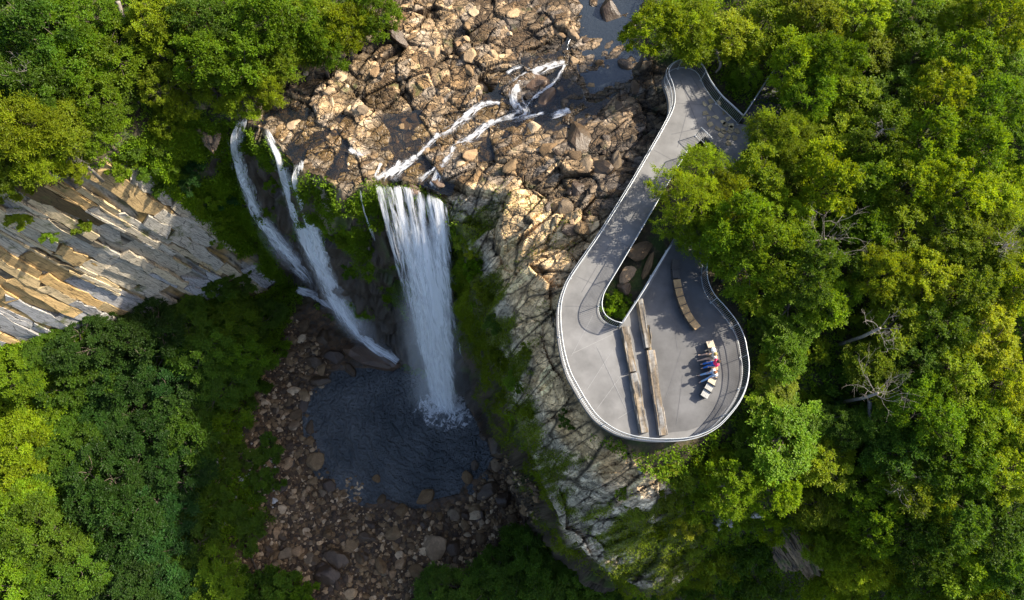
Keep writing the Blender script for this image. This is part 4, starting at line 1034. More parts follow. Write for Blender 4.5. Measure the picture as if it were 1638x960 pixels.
for (px, py, rp, pal, fl, st, look) in [
    (503, 737, 18, 'brown', .7, 1.2, 'angular brown boulder'), (584, 684, 9, 'dark', .6, 1.2, 'lone dark boulder standing in the pool'), (560, 719, 7, 'dark', .6, 1.2, 'small dark boulder in the pool'), (602, 766, 8, 'brown', .6, 1.1, 'small round boulder in the pool shallows'),
    (610, 800, 10, 'brown', .8, 1.1, 'squarish brown boulder'), (676, 799, 19, 'brown', .6, 1.7, 'long smooth brown block'), (640, 817, 14, 'brown', .8, 1.2, 'upright brown boulder'), (630, 855, 14, 'brown', .7, 1.1, 'rounded brown boulder'),
    (692, 873, 25, 'grey', .6, 1.15, 'big flat-topped greyish boulder'), (726, 875, 14, 'dark', .7, 1.4, 'dark wedge-shaped boulder'), (664, 915, 15, 'brown', .6, 1.2, 'rounded brown boulder'), (743, 840, 11, 'brown', .8, 1.0, 'round brown boulder'),
    (724, 825, 13, 'grey', .7, 1.2, 'greyish boulder'), (704, 826, 10, 'brown', .7, 1.1, 'brown boulder'), (779, 787, 17, 'dark', .6, 1.4, 'dark wet boulder'), (788, 776, 12, 'grey', .7, 1.1, 'greyish boulder'), (795, 746, 14, 'grey', .7, 1.0, 'greyish boulder'),
    (794, 716, 17, 'dark', .7, 1.2, 'large dark wet boulder'), (775, 697, 13, 'dark', .5, 1.2, 'flat dark wet boulder'), (760, 746, 10, 'dark', .7, 1.2, 'dark wet boulder'), (749, 765, 13, 'brown', .7, 1.1, 'brown boulder'), (540, 896, 20, 'dark', .7, 1.3, 'large dark boulder'),
    (527, 922, 23, 'dark', .6, 1.2, 'very large dark boulder'), (524, 780, 16, 'dark', .7, 1.2, 'dark wet boulder'), (471, 680, 14, 'grey', .6, 1.2, 'flat greyish boulder'), (475, 664, 12, 'brown', .6, 1.2, 'flat brown boulder'), (497, 682, 13, 'dark', .6, 1.5, 'dark wedge boulder'),
    (452, 677, 8, 'brown', .7, 1.0, 'small brown boulder'), (490, 647, 14, 'dark', .6, 1.6, 'long dark boulder'), (494, 896, 12, 'grey', .5, 1.3, 'flat greyish boulder'), (490, 852, 8, 'tan', .7, 1.1, 'small tan boulder'), (576, 892, 14, 'brown', .7, 1.2, 'brown boulder'),
    (524, 855, 12, 'brown', .7, 1.1, 'brown boulder'), (561, 875, 14, 'brown', .7, 1.2, 'brown boulder'), (587, 860, 14, 'dark', .7, 1.2, 'dark boulder'), (515, 540, 15, 'dark', .7, 1.2, 'dark wet boulder'), (536, 572, 16, 'dark', .6, 1.3, 'dark wet boulder'),
    (560, 592, 12, 'dark', .6, 1.3, 'dark wet boulder'), (488, 520, 13, 'brown', .7, 1.2, 'brown boulder'), (470, 545, 11, 'brown', .7, 1.2, 'brown boulder'), (500, 580, 14, 'dark', .7, 1.2, 'dark boulder'), (512, 610, 15, 'dark', .7, 1.3, 'dark boulder'),
    (760, 815, 12, 'brown', .7, 1.2, 'brown boulder'), (805, 800, 15, 'dark', .7, 1.2, 'dark boulder'), (820, 830, 12, 'brown', .7, 1.2, 'brown boulder'), (770, 860, 13, 'brown', .7, 1.2, 'brown boulder'), (610, 905, 13, 'brown', .7, 1.1, 'brown boulder'), (640, 890, 9, 'tan', .7, 1.1, 'small tan boulder')]:
    boulder(px, py, m_at(rp, zf) * 0.74, pal, fl, st, look=look, group='boulders round the plunge pool')
boulder(598, 572, 2.3, 'wet', .62, 1.75, rz=-0.35, label='great rounded brown hump of rock that the long slanting fall washes over', cat='boulder', sink=0.1)
# upstream: boulders standing out of the stream
for (px, py, rp, pal, fl, st, look) in [
    (917, 58, 20, 'grey', .7, 1.2, 'greyish boulder'), (938, 65, 8, 'dark', .7, 1.1, 'small dark boulder'), (975, 25, 24, 'dark', .6, 1.5, 'large dark boulder'), (960, 100, 20, 'brown', .5, 1.3, 'flat brown boulder'), (1000, 105, 17, 'dark', .6, 1.2, 'dark boulder'),
    (918, 98, 15, 'tan', .6, 1.4, 'tan boulder'), (868, 130, 25, 'wet', .5, 1.5, 'wet brown boulder ringed by white water'), (872, 162, 19, 'wet', .5, 1.5, 'wet brown boulder between two arms of white water'), (897, 143, 15, 'tan', .5, 1.3, 'orange tan boulder'),
    (855, 205, 22, 'tan', .6, 1.2, 'tan boulder with moss'), (945, 140, 18, 'brown', .6, 1.3, 'brown boulder'), (975, 160, 13, 'brown', .7, 1.1, 'round brown boulder'), (990, 170, 9, 'dark', .7, 1.1, 'small dark boulder'), (755, 248, 30, 'tan', .5, 1.5, 'big tan cracked boulder'),
    (735, 262, 20, 'tan', .6, 1.3, 'tan boulder'), (820, 265, 26, 'brown', .5, 1.4, 'big brown boulder'), (880, 240, 28, 'brown', .5, 1.3, 'big brown boulder'), (930, 220, 26, 'dark', .5, 1.5, 'big dark boulder'), (960, 270, 26, 'dark', .5, 1.3, 'big dark boulder'),
    (645, 190, 12, 'tan', .5, 1.6, 'slim tan boulder'), (755, 92, 24, 'tan', .6, 1.2, 'big tan block'), (695, 80, 22, 'tan', .6, 1.3, 'tan block'), (735, 70, 18, 'tan', .6, 1.2, 'tan block'), (790, 90, 18, 'tan', .6, 1.2, 'tan block'), (640, 60, 20, 'dark', .6, 1.3, 'dark boulder'),
    (600, 115, 22, 'tan', .4, 1.4, 'flat tan block'), (545, 122, 20, 'tan', .4, 1.4, 'flat tan block'), (470, 200, 20, 'tan', .4, 1.2, 'flat pale block'), (820, 20, 22, 'tan', .5, 1.3, 'tan block'), (760, 20, 20, 'tan', .5, 1.3, 'tan block'),
    (500, 225, 14, 'tan', .4, 1.3, 'flat tan block at the lip'), (700, 290, 12, 'wet', .5, 1.3, 'wet brown boulder'), (665, 300, 13, 'wet', .5, 1.2, 'wet brown lip boulder')]:
    boulder(px, py, m_at(rp, -4) * (0.95 if pal in ('wet', 'dark') else 0.55), pal, fl, st, look=look, group='boulders on the riverbed', sink=0.5)
boulder(1003, 437, 0.48, 'grey', .35, 1.7, rz=0.95, label='pale grey slab of stone in the planter beside the ramp', cat='boulder', at=np.array([*P(1003, 437, 0)[:2], -0.1]), tilt=0.1)
boulder(1024, 403, 0.75, 'brown', .6, 1.25, rz=0.3, label='rounded brown boulder in the planter above the pale slab', cat='boulder', at=np.array([*P(1022, 403, 0)[:2], -0.1]))
boulder(998, 462, 0.4, 'dark', .6, 1.2, label='small dark boulder in the planter below the pale slab', cat='boulder', at=np.array([*P(1000, 460, 0)[:2], -0.2]))
boulder(1036, 428, 0.4, 'brown', .4, 2.2, rz=1.1, label='long low brown stone in the planter next to the picket railing', cat='boulder', at=np.array([*P(1038, 425, 0)[:2], -0.25]))
def outcrop(px, py, r, pal, st, rz, label, seed):
    V, Fc = rock_template(seed, sub=5, planes=12); p = hit([px], [py], A=Zd)[0]
    x, y = V[:, 0] * st, V[:, 1]
    g = 1 - np.abs(fbm(x * 0.5 + seed, y * 3.2, V[:, 2] * 2.0, s=seed, o=5)) * 2.2
    V = V * (0.80 + 0.26 * g)[:, None] * np.array([st, 1, 0.75]) * r
    c = lerp(np.array(PALS[pal][0])[None] * (0.75 + 0.5 * hsh(np.floor(y * 4 + 0.6 * fbm(x, y * 2, s=seed)), 3))[:, None], (0.05, 0.042, 0.034), sstep(0.45, 0.1, g))
    c = lerp(c, (0.07, 0.10, 0.016), sstep(0.15, 0.4, fbm(x * 1.2, y * 1.5, s=seed + 7)) * 0.7)
    me = np_mesh('rock_outcrop', V, Fc, False, {'tint': np.clip(c, 0.01, 0.8), 'rough': np.full(len(V), 0.85)})
    o = link('rock_outcrop', me, M_boulder); o.location = tuple(p + [0, 0, 0.1 * r]); o.rotation_euler = (0.1, 0.05, rz); tag(o, label, 'rock', 'rock outcrops')
outcrop(1270, 864, 1.0, 'grey', 2.4, -1.05, 'long grey grooved rock outcrop at lower right', 501)
outcrop(1248, 880, 0.75, 'grey', 2.6, -0.95, 'narrow brownish rock outcrop left of the long grooved one', 502)
outcrop(1290, 906, 0.6, 'grey', 2.6, -1.0, 'small grey rock outcrop at the foot of the grooved one', 503)
outcrop(312, 150, 0.9, 'grey', 1.5, -0.3, 'pale flat rock ledge among the trees at upper left', 504)
outcrop(326, 207, 0.9, 'grey', 1.9, -1.2, 'pale cracked rock face under the upper left trees', 505)
outcrop(1158, 825, 0.8, 'pale', 1.3, 0.5, 'grey rock sticking out of the shrubs below the deck', 506)
for (px, py, r, pal, fl, st, rz, lb) in [(1215, 822, 0.6, 'pale', .6, 1.8, 0.1, 'pale narrow stone among the shrubs below the deck'), (1330, 795, 0.5, 'pale', .5, 1.3, 0.1, 'small pale stone in shrubs at lower right'),
                                         (1318, 950, 0.7, 'pale', .5, 1.4, 0.2, 'pale stone at the photo\'s bottom edge, lower right')]:
    boulder(px, py, r, pal, fl, st, rz=rz, label=lb, name='rock_outcrop', cat='rock', sink=0.2)
# many smaller boulders that nothing tells apart
def scatter_px(poly, n, zref=None):
    xa, ya = np.array(poly).T; out = []
    while len(out) < n:
        x, y = rng.uniform(xa.min(), xa.max(), 4000), rng.uniform(ya.min(), ya.max(), 4000)
        m = inside(x, y, poly); out += list(zip(x[m], y[m]))
    return np.array(out[:n])
RUBPX = [(470, 500), (440, 560), (400, 640), (390, 735), (440, 830), (360, 905), (420, 960), (640, 960), (720, 930), (860, 860), (860, 780), (800, 720), (775, 760), (750, 800), (690, 815), (620, 815), (560, 808), (545, 780), (525, 755), (505, 720), (505, 640), (530, 590), (500, 540)]
for x, y in scatter_px(RUBPX, 150):
    boulder(x, y, rng.uniform(0.22, 0.55) * rng.uniform(0.7, 1.2), ['brown', 'brown', 'grey', 'dark', 'tan'][rng.integers(5)], rng.uniform(.5, .85), rng.uniform(1, 1.5),
            label='small rounded boulder lying in the rubble round the plunge pool', group='small boulders in the pool rubble', sink=0.3)
RIVPX = [(640, 5), (600, 60), (520, 95), (440, 120), (420, 190), (480, 265), (590, 285), (700, 240), (800, 200), (830, 90), (900, 80), (900, 5)]
for x, y in scatter_px(RIVPX, 16):
    boulder(x, y, rng.uniform(0.25, 0.55), ['tan', 'tan', 'tan', 'grey', 'brown'][rng.integers(5)], rng.uniform(.4, .7), rng.uniform(1, 1.6), label='broken tan stone block lying on the sunlit riverbed', group='stone blocks on the riverbed', sink=0.4)
RBANK = [(930, 210), (1010, 120), (1050, 170), (1000, 270), (930, 390), (870, 330), (850, 270)]
for x, y in scatter_px(RBANK, 18):
    boulder(x, y, rng.uniform(0.25, 0.6), ['dark', 'brown', 'grey', 'dark'][rng.integers(4)], rng.uniform(.4, .7), rng.uniform(1, 1.6), label='dark stone block lying on the bank between stream and ramp', group='stone blocks on the dark bank', sink=0.4)

def rubble(name, pts, rmin, rmax, pals, flat=(0.45, 0.8), sink=0.25):
    Vs, Fs, Cs, b = [], [], [], 0
    n = len(pts); rr = rmin * (rmax / rmin) ** (rng.random(n) ** 1.8)
    for i in range(n):
        V, Fc = RT1[rng.integers(len(RT1))]; a = rng.uniform(0, 6.28); ca, sa = math.cos(a), math.sin(a)
        S = np.array([rr[i] * rng.uniform(0.8, 1.5), rr[i], rr[i] * rng.uniform(*flat)]); W = V * S
        W = np.stack([W[:, 0] * ca - W[:, 1] * sa, W[:, 0] * sa + W[:, 1] * ca, W[:, 2] + W[:, 0] * rng.normal() * 0.25], -1)
        Vs.append(W + pts[i] + [0, 0, S[2] * (0.5 - sink)]); Fs.append(Fc + b); b += len(V)
        pal = PALS[pals[rng.integers(len(pals))]]; Cs.append(np.tile(np.array(pal[rng.integers(len(pal))]) * rng.uniform(0.6, 1.35), (len(V), 1)))
    me = np_mesh(name, np.vstack(Vs), np.vstack(Fs), False, {'tint': np.clip(np.vstack(Cs), 0.01, 0.8), 'rough': np.full(b, 0.8)})
    return tag(link(name, me, M_boulder), kind='stuff')
q = scatter_px(RUBPX, 7000); rubble('rubble', hit(q[:, 0], q[:, 1], A=Zd), 0.09, 0.36, ['brown', 'brown', 'tan', 'dark', 'dark'])
q = scatter_px([(380, 560), (330, 700), (370, 900), (480, 960), (520, 760), (480, 520)], 1600); rubble('gravel', hit(q[:, 0], q[:, 1], A=Zd), 0.06, 0.2, ['brown', 'tan', 'tan'])
q = scatter_px(RIVPX, 70); rubble('river_stones', hit(q[:, 0], q[:, 1], A=Zd), 0.08, 0.30, ['tan', 'tan', 'tan', 'brown', 'grey'], (0.35, 0.7))
q = scatter_px(RBANK, 90); rubble('bank_stones', hit(q[:, 0], q[:, 1], A=Zd), 0.08, 0.32, ['dark', 'brown', 'grey'], (0.35, 0.7))
q = np.vstack([scatter_px([(530, 770), (580, 760), (585, 805), (540, 812)], 220)]); rubble('shallows_gravel', hit(q[:, 0], q[:, 1], A=np.maximum(Zd, -32.2)), 0.10, 0.24, ['tan', 'tan', 'brown'])
q = np.vstack([scatter_px([(340, 690), (440, 700), (450, 800), (400, 860), (330, 840)], 150), scatter_px([(290, 720), (340, 710), (345, 750), (300, 760)], 50)])
rubble('pale_stones', hit(q[:, 0], q[:, 1], A=Zd) + [0, 0, 0.25], 0.10, 0.3, ['pale', 'pale', 'tan'])

# ------------------------------------------------------------------ bedded slabs of the left wall: separate plates of stone
def bedded_plates():
    r = np.random.default_rng(77); S_ = (m_slab > 0.6) & (tt > 0.02) & (tt < 0.97) & (X > X0 - 4)
    Q = np.stack([X[S_], Y[S_], Z[S_]], -1); O = Q.mean(0); D = Q - O
    u, v, h = D @ ed, D @ ev, D @ nf
    def terms(u, v):
        u, v = u / 10, v / 10; return np.stack([np.ones_like(u), u, v, u * u, u * v, v * v, u ** 3, u * u * v, u * v * v, v ** 3], -1)
    fz = sampler(Z)
    def drape(q):                           # height over the mean plane at which the wall surface lies
        lo_, hi_ = np.full(len(q), -9.0), np.full(len(q), 9.0)
        for _ in range(22):
            mid = (lo_ + hi_) / 2; w_ = q + nf * mid[:, None]; up_ = w_[:, 2] > fz(w_[:, 0], w_[:, 1]); hi_ = np.where(up_, mid, hi_); lo_ = np.where(up_, lo_, mid)
        return (lo_ + hi_) / 2
    zs_ = sampler(np.where(m_slab > 0.5, 1.0, 0.0)); sT = sampler(tt)
    Vs, Fs, Cs, b = [], [], [], 0
    v0, v1, u0, u1 = v.min() - 1, v.max() + 1, u.min() - 2, u.max() + 2
    y = v0
    while y < v1:
        th = r.choice([0.22, 0.35, 0.5, 0.8, 1.2, 1.5], p=[.10, .14, .18, .22, .2, .16]) * r.uniform(0.85, 1.15); x = u0 - r.uniform(0, 4); roff = r.normal() * 0.16
        while x < u1:
            L = r.uniform(1.0, 3.0) + th * r.uniform(0.8, 6.0)
            cx_, cy_ = x + L / 2, y + th / 2; p = O + ed * cx_ + ev * cy_; hc = float(drape(p[None])[0]); p = p + nf * hc
            if zs_(p[0:1], p[1:2])[0] > 0.45 and float(sT(p[0:1], p[1:2])[0]) < 0.96 and r.random() > 0.03:
                nu = 7; gx = np.linspace(x + 0.02, x + L - 0.02, nu); ja = r.normal(size=nu) * 0.09 * th; jb = r.normal(size=nu) * 0.09 * th
                sk = r.normal() * 0.7 * th; slope = r.normal() * 0.015
                lo = np.stack([gx, y + 0.015 + ja + (gx - cx_) * slope], -1); hi = np.stack([gx + sk, y + th - 0.015 + jb + (gx - cx_) * slope], -1)
                off = roff * 0.4 + r.normal() * 0.06 - 0.05; tl_ = r.uniform(-0.10, 0.16) * th; tu = r.normal() * 0.02
                top = []
                for q, e in ((lo, -0.5), (hi, 0.5)):
                    hh = np.clip(drape(O + q[:, :1] * ed + q[:, 1:] * ev), hc - 0.55, hc + 0.55) + off + tl_ * e + (q[:, 0] - cx_) * tu + r.normal(size=nu) * 0.015
                    top.append(O + q[:, :1] * ed + q[:, 1:] * ev + hh[:, None] * nf)
                A, Bq = top; low = [A - nf * 1.1, Bq - nf * 1.1]
                V = np.vstack([A, Bq, low[0], low[1]]); f = []
                for i in range(nu - 1):
                    f += [(i, i + 1, nu + i + 1, nu + i), (2 * nu + i, 2 * nu + i + 1, i + 1, i), (nu + i, nu + i + 1, 3 * nu + i + 1, 3 * nu + i)]
                f += [(0, nu, 3 * nu, 2 * nu), (nu - 1, 3 * nu - 1, 4 * nu - 1, 2 * nu - 1)]
                k = r.random(); tz = float(sT(p[0:1], p[1:2])[0])
                kn = 0.58 + 0.9 * float(fbm(np.array([cx_ * 0.12]), np.array([cy_ * 0.35]), s=88)[0]) + r.normal() * 0.09
                c = np.array([np.interp(kn, [0.1, 0.35, 0.55, 0.75, 0.95], q_) for q_ in ((0.31, 0.43, 0.50, 0.50, 0.44), (0.295, 0.39, 0.42, 0.37, 0.29), (0.26, 0.32, 0.29, 0.19, 0.12))]) * r.uniform(0.8, 1.1) * (0.3 if r.random() < 0.09 else 1.0)
                if tz < 0.25 and r.random() < 0.6: c = np.array((0.34, 0.33, 0.32)) * r.uniform(0.7, 1.1)
                Vs.append(V); Fs.append(np.array(f) + b); Cs.append(np.tile(c, (len(V), 1))); b += len(V)
            x += L + r.uniform(-0.02, 0.02)
        y += th + r.uniform(-0.02, 0.02)
    me = np_mesh('rock_slabs', np.vstack(Vs), np.vstack(Fs), False, {'tint': np.clip(np.vstack(Cs), 0.01, 0.8), 'rough': np.full(b, 0.85)})
    m = rock_mat('bedded_stone', scale=0.9, bump=0.35, var=(0.62, 1.3)); t = m.node_tree
    # stains and grain drawn out along the beds
    tc = [n for n in t.nodes if n.type == 'TEX_COORD'][0]; rot = np.array([ed, ev, nf])
    cb = N(t, 'ShaderNodeCombineXYZ')
    for i, (axis_, sc_) in enumerate(((ed, 0.45), (ev, 4.5), (nf, 2.0))):
        d = N(t, 'ShaderNodeVectorMath', operation='DOT_PRODUCT'); t.links.new(tc.outputs['Object'], d.inputs[0]); d.inputs[1].default_value = tuple(axis_ * sc_); t.links.new(d.outputs['Value'], cb.inputs[i])
    for n in [n for n in t.nodes if n.type == 'TEX_NOISE']: t.links.new(cb.outputs[0], n.inputs['Vector'])
    bs = t.nodes['Principled BSDF']; col = bs.inputs['Base Color'].links[0].from_socket
    wn = noise_tex(t, tc.outputs['Object'], 0.9, 3, 0.6); sc = N(t, 'ShaderNodeVectorMath', operation='SCALE'); t.links.new(wn.outputs['Color'], sc.inputs[0]); sc.inputs['Scale'].default_value = 0.5
    ad = N(t, 'ShaderNodeVectorMath', operation='ADD'); t.links.new(cb.outputs[0], ad.inputs[0]); t.links.new(sc.outputs[0], ad.inputs[1])
    for s_, wd, dk in ((0.8, 0.04, 0.22), (2.1, 0.045, 0.5)):
        e = N(t, 'ShaderNodeTexVoronoi', feature='DISTANCE_TO_EDGE'); e.inputs['Scale'].default_value = s_; t.links.new(ad.outputs[0], e.inputs['Vector'])
        col = mul_color(t, col, maprange(t, e.outputs['Distance'], 0.0, wd, dk, 1.0))
    mn = noise_tex(t, tc.outputs['Object'], 0.6, 5, 0.65); mx = N(t, 'ShaderNodeMix', data_type='RGBA'); t.links.new(maprange(t, mn.outputs[0], 0.58, 0.68, 0.0, 0.85), mx.inputs[0])
    t.links.new(col, mx.inputs[6]); mx.inputs[7].default_value = (0.075, 0.085, 0.02, 1); t.links.new(mx.outputs[2], bs.inputs['Base Color'])
    tag(link('rock_slabs', me, m), kind='structure')
bedded_plates()

# ------------------------------------------------------------------ foliage
def leaf_cloud(C, Dn, ln, wd, fold=0.25, r=None):
    """diamond leaves: centres C, directions Dn (n,3), one quad each"""
    r = r or rng; n = len(C)
    up = np.array([0, 0, 1.0]) + r.normal(size=(n, 3)) * 0.45
    side = np.cross(Dn, up); side /= np.linalg.norm(side, axis=1)[:, None] + 1e-9
    nr = np.cross(side, Dn)
    ln = ln * r.uniform(0.7, 1.3, (n, 1)); wd = wd * r.uniform(0.75, 1.25, (n, 1))
    a = C; m = C + Dn * ln * 0.45; tip = C + Dn * ln - nr * ln * 0.12
    V = np.stack([a, m + side * wd * 0.5 + nr * wd * fold, tip, m - side * wd * 0.5 + nr * wd * fold], 1).reshape(-1, 3)
    Fc = np.arange(4 * n).reshape(n, 4)
    return V, Fc
def unit(v): return v / (np.linalg.norm(v, axis=-1, keepdims=True) + 1e-9)
def sprays(cen, out, nt, nl, tl, ln, wd, r, lift=0.5):
    """twigs radiating from clump centres, leaves set along each twig"""
    K = len(cen)
    d = r.normal(size=(K, nt, 3)); d[..., 2] = np.abs(d[..., 2]) * 0.8 + 0.05; d = unit(unit(d) + out[:, None] * lift)
    L = tl[:, None, None] * r.uniform(0.55, 1.1, (K, nt, 1))
    t = (np.linspace(0.18, 1.0, nl) + 0)[None, None, :, None]
    droop = np.array([0, 0, -0.35])
    pos = cen[:, None, None] + d[:, :, None] * L[:, :, None] * t + droop * (t ** 2) * L[:, :, None] + r.normal(size=(K, nt, nl, 3)) * 0.025
    sd = unit(np.cross(d, np.array([0, 0, 1.0]) + r.normal(size=d.shape) * 0.3))
    sg = np.where(np.arange(nl) % 2, 1.0, -1.0)[None, None, :, None]
    ld = unit(d[:, :, None] * (0.45 + 0.5 * (t > 0.9)) + sd[:, :, None] * sg * (0.9 - 0.7 * (t > 0.9)) + r.normal(size=(K, nt, nl, 3)) * 0.22 + droop * 0.4)
    lv = np.repeat(np.clip(r.normal(1.0, 0.16, (K, 1)) + 0 * t[:, 0, :, 0], 0.6, 1.5)[:, None, :], nt, 1) * r.uniform(0.8, 1.2, (K, nt, nl)) 
    V, Fc = leaf_cloud(pos.reshape(-1, 3), ld.reshape(-1, 3), ln, wd, r=r)
    return V, Fc, np.repeat(lv.reshape(-1), 4), d, L
def lv_attr(lv, r):
    h = np.repeat(r.uniform(-0.12, 0.12, len(lv) // 4), 4)
    return np.stack([lv * (1 + h), lv, lv * (1 - h)], -1)

def tree_template(seed, kind):
    """crown mesh and trunk mesh, crown radius about 1, tree height about 2.6"""
    r = np.random.default_rng(seed); tm = MB()
    if kind == 'shrub': K, hz, ht, flat = 16, 0.42, 0.25, 0.55
    elif kind in ('feathery', 'airy'): K, hz, ht, flat = 42, 1.65, 1.0, 0.62
    else: K, hz, ht, flat = 36, 1.6, 0.95, 0.88
    # clump centres on the upper shell of an uneven crown
    a = r.uniform(0, 2 * math.pi, K * 6); u = r.uniform(-0.15, 1, K * 6)
    lob = 1 + 0.22 * np.sin(a * 2 + r.uniform(0, 6)) + 0.16 * np.sin(a * 3 + r.uniform(0, 6)) + 0.1 * np.sin(a * 5 + r.uniform(0, 6))
    rr = np.sqrt(np.clip(1 - u ** 2, 0, 1)) * lob * 0.88; pts = np.stack([np.cos(a) * rr, np.sin(a) * rr, u * flat + hz - 0.05 + r.normal(size=len(a)) * 0.06], -1)
    keep = []
    for p in pts:
        if all(np.linalg.norm(p - q) > 0.27 for q in keep): keep.append(p)
        if len(keep) >= K: break
    cen = np.array(keep); out = unit(cen - np.array([0, 0, hz - 0.25]))
    # trunk and limbs
    bend = r.normal(size=2) * 0.08
    top = np.array([bend[0], bend[1], ht]); tr = 0.075 if kind != 'shrub' else 0.03
    tm.tube([(0, 0, -0.15), (bend[0] * 0.3, bend[1] * 0.3, ht * 0.4), top], [tr * 1.25, tr, tr * 0.75], 8)
    nlb = 6; la = np.linspace(0, 2 * math.pi, nlb, endpoint=False) + r.uniform(0, 1, nlb); lt = []
    for x in la:
        e = np.array([math.cos(x) * 0.42, math.sin(x) * 0.42, hz - 0.05 + r.uniform(-.1, .15)]); mid = (top + e) / 2 + [0, 0, -0.05] + r.normal(size=3) * 0.04
        tm.tube([top - [0, 0, 0.05], mid, e], [tr * 0.5, tr * 0.36, tr * 0.22], 6); lt.append(e)
    lt = np.array(lt)
    for c in cen:
        e = lt[np.argmin(np.linalg.norm(lt - c, axis=1))]; mid = (e + c) / 2 + r.normal(size=3) * 0.05
        tm.tube([e, mid, c - [0, 0, 0.03]], [tr * 0.22, tr * 0.15, tr * 0.07], 4, cap=False)
    tl = r.uniform(0.19, 0.36, len(cen)) * (1.15 if kind == 'feathery' else 1)
    nt, nl, ln, wd = {'broad': (22, 13, 0.078, 0.043), 'feathery': (26, 17, 0.068, 0.026), 'shrub': (20, 12, 0.13, 0.075), 'airy': (11, 15, 0.068, 0.026)}[kind]
    lk = r.uniform(0.75, 1.3); ln, wd, tl = ln * lk, wd * lk * r.uniform(0.85, 1.2), tl * r.uniform(0.85, 1.2); nl = int(nl / lk ** 0.7) + 1
    V, Fc, lv, d, L = sprays(cen, out, nt, nl, tl, ln, wd, r)
    # some thin inner foliage so the crown is not a bare shell
    inn = cen * np.array([0.6, 0.6, 1]) - [0, 0, 0.22]
    V2, F2, lv2, _, _ = sprays(inn, out, 6, 8, tl, ln, wd, r)
    Va = np.vstack([V, V2]); Fa = np.vstack([Fc, F2 + len(V)]); lva = np.concatenate([lv, lv2])
    cm = np_mesh('crown', Va, Fa, False, {'lv': lv_attr(lva, r)}); cm.materials.append(M_leaf)
    wm = tm.mesh('trunk', True); wm.materials.append(M_bark)
    return cm, wm
TPL = {'broad': [tree_template(400 + i, 'broad') for i in range(6)], 'feathery': [tree_template(420 + i, 'feathery') for i in range(4)], 'shrub': [tree_template(440 + i, 'shrub') for i in range(4)], 'airy': [tree_template(460 + i, 'airy') for i in range(2)]}
HUE = {'lime': (0.185, 0.260, 0.008), 'green': (0.110, 0.190, 0.007), 'olive': (0.140, 0.195, 0.009), 'deep': (0.065, 0.125, 0.009), 'yellow': (0.210, 0.260, 0.009), 'blue': (0.026, 0.075, 0.014), 'dark': (0.028, 0.066, 0.009)}  # 'dark' has the gorge's shade put into the leaf colour
HUEW = {'lime': 'lime green', 'green': 'mid green', 'olive': 'olive green', 'deep': 'deep green', 'yellow': 'yellow-green', 'blue': 'bluish dark green', 'dark': 'dark green'}
KW = {'broad': ('broadleaf_tree', 'broadleaf tree', 'tree'), 'feathery': ('feathery_tree', 'feathery tree', 'tree'), 'shrub': ('shrub', 'shrub', 'shrub'), 'airy': ('feathery_tree', 'airy feathery tree', 'tree')}
NT = [0]
LEAN = {(1150, 318): (2.4, 0.6), (1130, 375): (2.6, 0.4), (1105, 308): (-0.3, 0), (1128, 262): (-0.2, 0)}
def tree(px, py, rp, kind='broad', hue='green', group='trees', hscale=1.0):
    if kind != 'shrub': hscale *= rng.uniform(0.78, 1.35) * (0.72 if group == GB else 1.0)
    h0 = {'broad': 1.9, 'feathery': 1.9, 'airy': 1.9, 'shrub': 0.55}[kind]
    if kind != 'shrub' and 1165 < px < 1300 and 430 < py < 725: hscale *= 0.6
    z = hit([px], [py])[0][2]; s = rp * (H - z - 4) / F
    for _ in range(3):
        p = hit([px], [py], lift=h0 * s * hscale)[0]; s = rp * (H - p[2]) / F
    lx, ly_ = LEAN.get((px, py), (0, 0)); crown_at = p.copy(); p = p + np.array([lx, ly_, 0])
    zg = float(sampler(Zd)(p[0:1], p[1:2])[0])
    cm, wm = TPL[kind][rng.integers(len(TPL[kind]))]
    root = empty(KW[kind][0], (p[0], p[1], zg - 0.05), rng.uniform(0, 6.28)); hz = (p[2] - zg) / h0
    root.scale = (s * 1.04, s * 1.04, max(0.5 * s, hz))
    if lx: root.rotation_euler = Vector((-lx, -ly_, p[2] - zg)).to_track_quat('Z', 'Y').to_euler()
    c = bpy.data.objects.new('crown', cm); COL.objects.link(c); c.parent = root
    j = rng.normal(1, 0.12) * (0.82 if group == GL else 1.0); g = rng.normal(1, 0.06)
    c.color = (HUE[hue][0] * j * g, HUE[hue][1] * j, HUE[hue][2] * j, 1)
    t = bpy.data.objects.new('trunk' if kind != 'shrub' else 'stem', wm); COL.objects.link(t); t.parent = root
    tag(root, None, KW[kind][2], group); NT[0] += 1
    LABELLED.append((root, px, py, HUEW[hue] + ' ' + KW[kind][1], kind))
    px2, py2 = proj(np.array([[p[0], p[1], 0.0]])); 
    if inside(np.array([p[0]]), np.array([p[1]]), [tuple(v) for v in np.vstack([outl, close])])[0] and not inside(np.array([p[0]]), np.array([p[1]]), [tuple(v) for v in hole])[0]:
        print('TREE ON DECK', px, py, kind, hue, px2, py2)
    return root
GR = 'trees in the forest on the right'; GL = 'trees on the upper left rim'; GB = 'trees in the shaded gorge at lower left'; GS = 'shrubs on the rock and slopes'
B, Fe, S, Ai = 'broad', 'feathery', 'shrub', 'airy'
